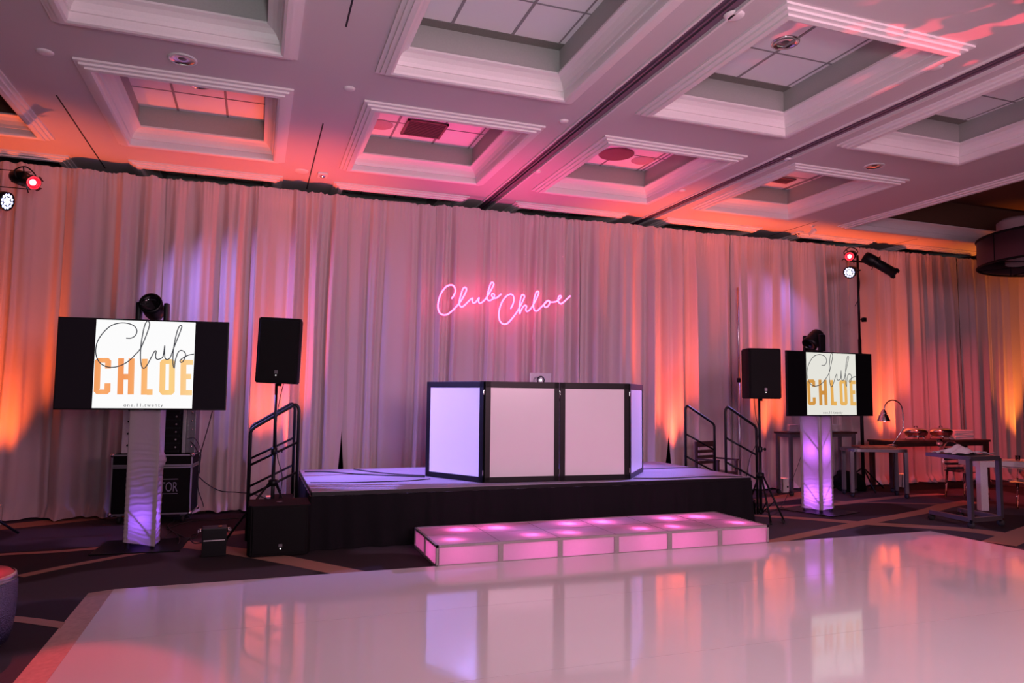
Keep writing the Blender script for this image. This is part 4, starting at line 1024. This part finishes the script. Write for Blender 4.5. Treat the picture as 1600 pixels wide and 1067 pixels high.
# napkin
bm = bmesh.new(); g_ = []; NN = 30
nc = at_z(1512, 712, zt3)
for j in range(NN+1):
    r_ = []
    for i in range(NN+1):
        a, c_ = i/NN-.5, j/NN-.5
        x = a*.62; y = c_*.42
        hgt = .11*math.exp(-((a+.12)/.26)**2-(c_/.30)**2)+.02*math.sin(a*17+c_*9)*(.5-abs(c_))+.012*math.sin(c_*23)+.02*abs(math.sin(a*9-c_*6))
        r_.append(bm.verts.new((x, y+.03*math.sin(a*8), max(.004, hgt)+.002)))
    g_.append(r_)
for j in range(NN):
    for i in range(NN): f = bm.faces.new((g_[j][i], g_[j][i+1], g_[j+1][i+1], g_[j+1][i])); f.smooth = True
me = bpy.data.meshes.new('cloth_napkin'); bm.to_mesh(me); bm.free(); me.materials.append(M['napkin']); o = bpy.data.objects.new('cloth_napkin', me); C.objects.link(o)
ctr3 = Vector((c1.x, c1.y, 0))+(B0+back)*.5
o.location = (ctr3.x+.03, ctr3.y+.0, zt3); o.rotation_euler = (0, 0, .0); sol = o.modifiers.new('thickness', 'SOLIDIFY'); sol.thickness = .003; sol.offset = 1
tag(o, 'crumpled white linen napkin on the open frame cart', 'napkin')
wg = at_d(1481, 705, (ctr3-EYEP).dot(fwd)+.28)
wgp = Vector((c1.x, c1.y, 0))+back*.86+B0*.30
b = MB(); b.lathe([(0, 0), (.035, 0), (.036, .003), (.006, .008), (.004, .07), (.010, .08), (.034, .10), (.042, .135), (.034, .185), (.032, .185), (.040, .135), (.031, .102), (0, .084)], M['glass'], 28)
o = b.build('wine_glass'); o.location = (wgp.x, wgp.y, zt3+.001); tag(o, 'clear stemmed wine glass on the cart behind the napkin', 'glass')
# back buffet table with chafing dishes
yb_ = 10.12; xa, xb = at_y(1394, 687, yb_-.28).x, at_y(1548, 690, yb_-.28).x; zt4 = at_y(1470, 688, yb_-.28).z
t = thing('serving_table', 'dark topped buffet table holding chafing dishes at the right drapes', 'table', ((xa+xb)/2, yb_, 0)); hwid = (xb-xa)/2
b = MB(); b.box((-hwid, -.28, zt4-.04), (hwid, .28, zt4), M['wood'], .004); b.build('tabletop', None, t)
b = MB(); b.box((-hwid+.04, -.24, zt4-.11), (hwid-.04, .24, zt4-.04), M['wood']); b.build('apron', None, t)
for sx in (-1, 1):
    for sy in (-1, 1): b = MB(); b.box((sx*(hwid-.05)-.035, sy*.22-.035, .08), (sx*(hwid-.05)+.035, sy*.22+.035, zt4-.04), M['wood']); b.build('leg', None, t); caster(t, sx*(hwid-.05), sy*.22)
def chafer(u, lab):
    x = at_y(u, 675, 10.05).x; t = thing('chafing_dish', lab, 'chafing dish', (x, 10.05, zt4+.001))
    b = MB(); b.tube([(.16*math.cos(2*PI*k/24), .16*math.sin(2*PI*k/24), .06) for k in range(24)], .008, M['chrome'], 8, True)
    for k in range(3): a = k*2*PI/3+.5; b.tube([(.16*math.cos(a), .16*math.sin(a), .06), (.18*math.cos(a), .18*math.sin(a), .006)], .008, M['chrome'], 8)
    b.build('stand', None, t)
    b = MB(); b.lathe([(0, .07), (.15, .07), (.19, .10), (.20, .14), (.205, .145)], M['chrome'], 36); b.build('pan', None, t)
    b = MB(); b.lathe([(.205, .147), (.20, .17), (.16, .205), (.08, .225), (0, .23)], M['chrome'], 36); ld = b.build('lid', None, t)
    b = MB(); b.tube([(-.04, 0, .226), (-.03, 0, .25), (.03, 0, .25), (.04, 0, .226)], .007, M['black'], 8); b.build('handle', None, ld)
chafer(1431, 'round chrome chafing dish, left one on the buffet table'); chafer(1470, 'round chrome chafing dish, right one beside the folded cloths')
x = at_y(1500, 675, 10.05).x
for k in range(5):
    b = MB(); b.box((-.24, -.12, 0), (.24, .12, .034), M['napkin'], .012); o = b.build('folded_cloth'); o.location = (x, 10.08, zt4+.001+k*.035); o.rotation_euler = (0, 0, .05*math.sin(k*2.3)); tag(o, 'folded white cloth in the pile right of the chafing dishes', 'cloth', 'pile of folded white cloths')
# black bag
pb = at_z(1355, 772, 0)
b = MB(); bmesh.ops.create_uvsphere(b.bm, u_segments=40, v_segments=24, radius=1)
for v in b.bm.verts:
    d = v.co.copy(); nrm_ = 1+.10*math.sin(d.x*5+d.z*4)+.06*math.sin(d.y*9+d.x*7)
    sx = math.copysign(abs(d.x)**.7, d.x); v.co = Vector((sx*.32*nrm_, d.y*.15*nrm_, max(0, .17+d.z*.19*nrm_-.05*d.x)))
for f in b.bm.faces: f.smooth = True
o = b.build('duffel_bag', M['blackm']); o.location = (pb.x, 10.22, 0.002); tag(o, 'slumped black bag on the floor under the rolling table', 'bag')
# white table at far right with ghost chairs
wl = at_z(1536, 797, 0); ztw = at_d(1536, 720.5, (wl-EYEP).dot(fwd)).z
t = thing('white_table', 'white table cut by the right edge of the picture', 'table', (wl.x, wl.y, 0), -.34)
b = MB(); b.box((-.06, -.06, ztw-.09), (2.2, .46, ztw), M['whitep'], .004); b.build('tabletop', None, t)
for x, y in ((0, 0), (2.13, 0), (2.13, .40)): b = MB(); b.box((x-.055, y-.055, 0), (x+.055, y+.055, ztw-.09), M['whitep'], .003); b.build('leg', None, t)
def ghost(lab, loc, rz):
    t = thing('ghost_chair', lab, 'chair', loc, rz)
    b = MB(); b.box((-.22, -.22, .44), (.22, .22, .46), M['ghost'], .008); b.build('seat', None, t)
    for x, y in ((-.2, -.2), (.2, -.2), (-.18, .2), (.18, .2)): b = MB(); b.tube([(x, y, .44), (x*1.1, y*1.15, 0)], .018, M['ghost'], 10, radii=[.02, .013]); b.build('leg', None, t)
    P = [(-.19, .21, .45), (-.21, .25, .65), (-.16, .27, .85), (0, .28, .93), (.16, .27, .85), (.21, .25, .65), (.19, .21, .45)]
    b = MB(); b.tube(smooth_path(P, 6), .014, M['ghost'], 10)
    sm = smooth_path(P, 6)
    h_ = len(sm)//2
    for k in range(h_): b.face([sm[k], sm[k+1], sm[len(sm)-2-k], sm[len(sm)-1-k]], M['ghost']) if k < h_-1 else None
    b.build('backrest', None, t)
    for s_ in (-1, 1): b = MB(); b.tube(smooth_path([(s_*.21, .24, .66), (s_*.25, .0, .66), (s_*.23, -.18, .64), (s_*.20, -.2, .46)], 5), .012, M['ghost'], 8); b.build('armrest', None, t)
ghost('clear plastic chair tucked at the left end of the white table', (wl.x-.0+.45, wl.y-.28+.0, 0), PI)
ghost('clear plastic round back chair behind the white table', (wl.x+1.0, wl.y+1.05, 0), -.1)
q_ = at_z(1597, 721, ztw)
b = MB(); b.lathe([(0, 0), (.03, 0), (.035, .08), (.032, .08), (.028, .006), (0, .006)], M['glass'], 22); o = b.build('votive_glass'); o.location = (q_.x+.05, q_.y+.1, ztw+.001); tag(o, 'small glass candle holder on the white table', 'candle holder')

# ------------------------------------------------------------------ glitter stool at the left
t = thing('glitter_stool', 'round silver glitter stool with red top at lower left', 'stool', (-1.735, 5.58, 0))
b = MB(); b.lathe([(.25, .02), (.275, .03), (.295, .10), (.31, .22), (.31, .40), (.295, .42)], M['glitter'], 64); tag(b.build('drum', None, t), 'sparkling silver side')
b = MB(); b.lathe([(.296, .415), (.306, .425), (.30, .455), (.29, .46)], M['alu'], 64); b.build('rim', None, t)
b = MB(); b.lathe([(.292, .45), (.27, .468), (.15, .475), (0, .476)], M['redtop'], 64); tag(b.build('seat_pad', None, t), 'red seat pad')
b = MB(); b.lathe([(0, 0), (.24, 0), (.245, .02), (0, .02)], M['black'], 48); b.build('base', None, t)

# ------------------------------------------------------------------ chandelier
cc = at_d(1669, 405, 11.4)
zl1, zh1, R1 = at_d(1527, 406, 11.2).z, at_d(1527, 361, 11.2).z, 1.22
t = thing('drum_chandelier', 'large round drum chandelier hanging at the right edge', 'chandelier', (cc.x, cc.y, 0))
b = MB(); b.lathe([(R1, zl1+.02), (R1, zh1), (R1-.006, zh1), (R1-.006, zl1+.02)], M['drum'], 72, smooth=True); b.build('outer_shade', None, t)
b = MB()
for z in (zl1, zh1): b.tube([(R1*math.cos(2*PI*k/72), R1*math.sin(2*PI*k/72), z) for k in range(72)], .018, M['blackm'], 8, True)
for k in range(8): a = 2*PI*k/8+.5; b.tube([(R1*math.cos(a), R1*math.sin(a), zl1), (R1*math.cos(a), R1*math.sin(a), zh1)], .010, M['blackm'], 6); b.tube([(R1*math.cos(a), R1*math.sin(a), zl1), (0, 0, zl1+.02)], .008, M['blackm'], 6)
b.build('ring_frame', None, t)
for k in range(5):
    a = 2*PI*k/5+2.7; x, y = .72*math.cos(a), .72*math.sin(a); b = MB(); b.lathe([(.30, zl1+.12), (.30, zh1+.22), (.22, zh1+.28), (0, zh1+.29)], M['shade'], 40, (x, y, 0)); b.build('inner_shade', None, t)
b = MB(); b.lathe([(.36, zh1-.1), (.36, zh1+.45), (0, zh1+.46)], M['shade'], 40); b.build('inner_shade', None, t)
b = MB(); b.tube([(0, 0, zh1+.4), (0, 0, H+.62)], .015, M['black']); b.tube([(-R1, 0, zh1), (R1, 0, zh1)], .01, M['black']); b.tube([(0, -R1, zh1), (0, R1, zh1)], .01, M['black']); b.build('suspension', None, t)

# ------------------------------------------------------------------ cables
def cable(lab, P, r=.006, m='rubber', nn=8):
    b = MB(); b.tube(smooth_path(P, nn), r, M[m], 7); return tag(b.build('cable'), lab, 'cable')
cable('black cable running down from the left television to the case', [at_y(332, 642, 9.3), at_y(325, 668, 9.6), at_y(318, 692, 9.9), at_y(313, 712, 10.05), at_y(312, 740, 10.08)], .006)
cable('black cable looping from the case along the drape foot to the stairs', [at_y(311, 745, 10.2), at_y(325, 757, 10.25), at_y(345, 767, 10.3), at_y(370, 769, 10.3), at_y(400, 773, 10.2), at_y(440, 790, 10.1)], .007)
cable('black cable hanging loose at the case side', [at_y(298, 690, 10.15), at_y(306, 700, 10.05), at_y(312, 720, 10.0), at_y(309, 760, 9.98), at_z(318, 798, .01), at_z(290, 812, .01)], .006)
cable('second black cable curling over the case top', [at_y(292, 686, 10.2), at_y(303, 684, 10.1), at_y(311, 696, 10.0), at_y(314, 712, 9.98), at_y(310, 738, 9.97)], .004)
cable('tangled black cable between the left column and small box', [at_z(315, 848, .008), at_z(302, 848, .008), at_z(298, 838, .008), at_z(310, 833, .05), at_z(300, 842, .008), at_z(285, 838, .008), at_z(268, 830, .008), at_z(258, 842, .008), at_z(275, 852, .008), at_z(280, 840, .04), at_z(262, 822, .008), at_z(272, 812, .008), at_z(250, 805, .008)], .007)
cable('black cable across the carpet by the flight case wheels', [at_z(260, 826, .008), at_z(300, 814, .008), at_z(340, 812, .008), at_z(390, 808, .008)], .006)
z_ = SZ+.006
cable('black cable lying across the left stage corner to the booth', [at_z(476, 737, z_), at_z(510, 737, z_), at_z(560, 741, z_), at_z(610, 743, z_), at_z(664, 745, z_)], .009)
cable('thin cable along the front left of the stage deck', [at_z(485, 754, z_), at_z(530, 754, z_), at_z(580, 753, z_), at_z(640, 751, z_), at_z(672, 748, z_)], .006)
cable('cable on the stage near the rear left', [at_z(553, 733, z_), at_z(580, 737, z_), at_z(620, 741, z_), at_z(664, 743, z_)], .008)
cable('cable across the right end of the stage deck', [at_z(1000, 733, z_), at_z(1050, 731, z_), at_z(1095, 730, z_)], .007)
cable('thin cable running to the right front of the stage deck', [at_z(990, 747, z_), at_z(1050, 747, z_), at_z(1110, 744, z_), at_z(1160, 745, z_)], .006)
cable('black cable hanging from the right speaker beside its pole', [at_d(1178, 622, dR), at_d(1181, 650, dR), at_d(1185, 668, dR+.02), at_d(1183, 690, dR+.05), at_d(1172, 715, dR+.1), at_d(1166, 745, dR+.2)], .005)
cable('cable hanging between the left speaker and stand foot', [at_d(443, 600, 8.1), at_d(437, 625, 8.1), at_d(432, 660, 8.08), at_d(433, 710, 8.1), at_d(441, 745, 8.15), at_d(436, 780, 8.2)], .005)
cable('black floor cable from the right column toward the stage', [at_z(1262, 793, .008), at_z(1240, 799, .008), at_z(1222, 793, .008), at_z(1200, 800, .008), at_z(1188, 790, .008)], .007)
cable('thin lead hanging from the plates table to the carpet', [at_y(1256, 676, 9.9), at_y(1252, 710, 9.9), at_y(1240, 745, 9.9), at_y(1232, 770, 9.95), at_z(1215, 800, .008), at_z(1200, 806, .008)], .004)
cable('loose lead dangling below the right stand lights', [par_r+Vector((.15, 0, .1)), par_r+Vector((.22, 0, -.15)), par_r+Vector((.18, 0, -.45)), par_r+Vector((.1, 0, -.6))], .006)
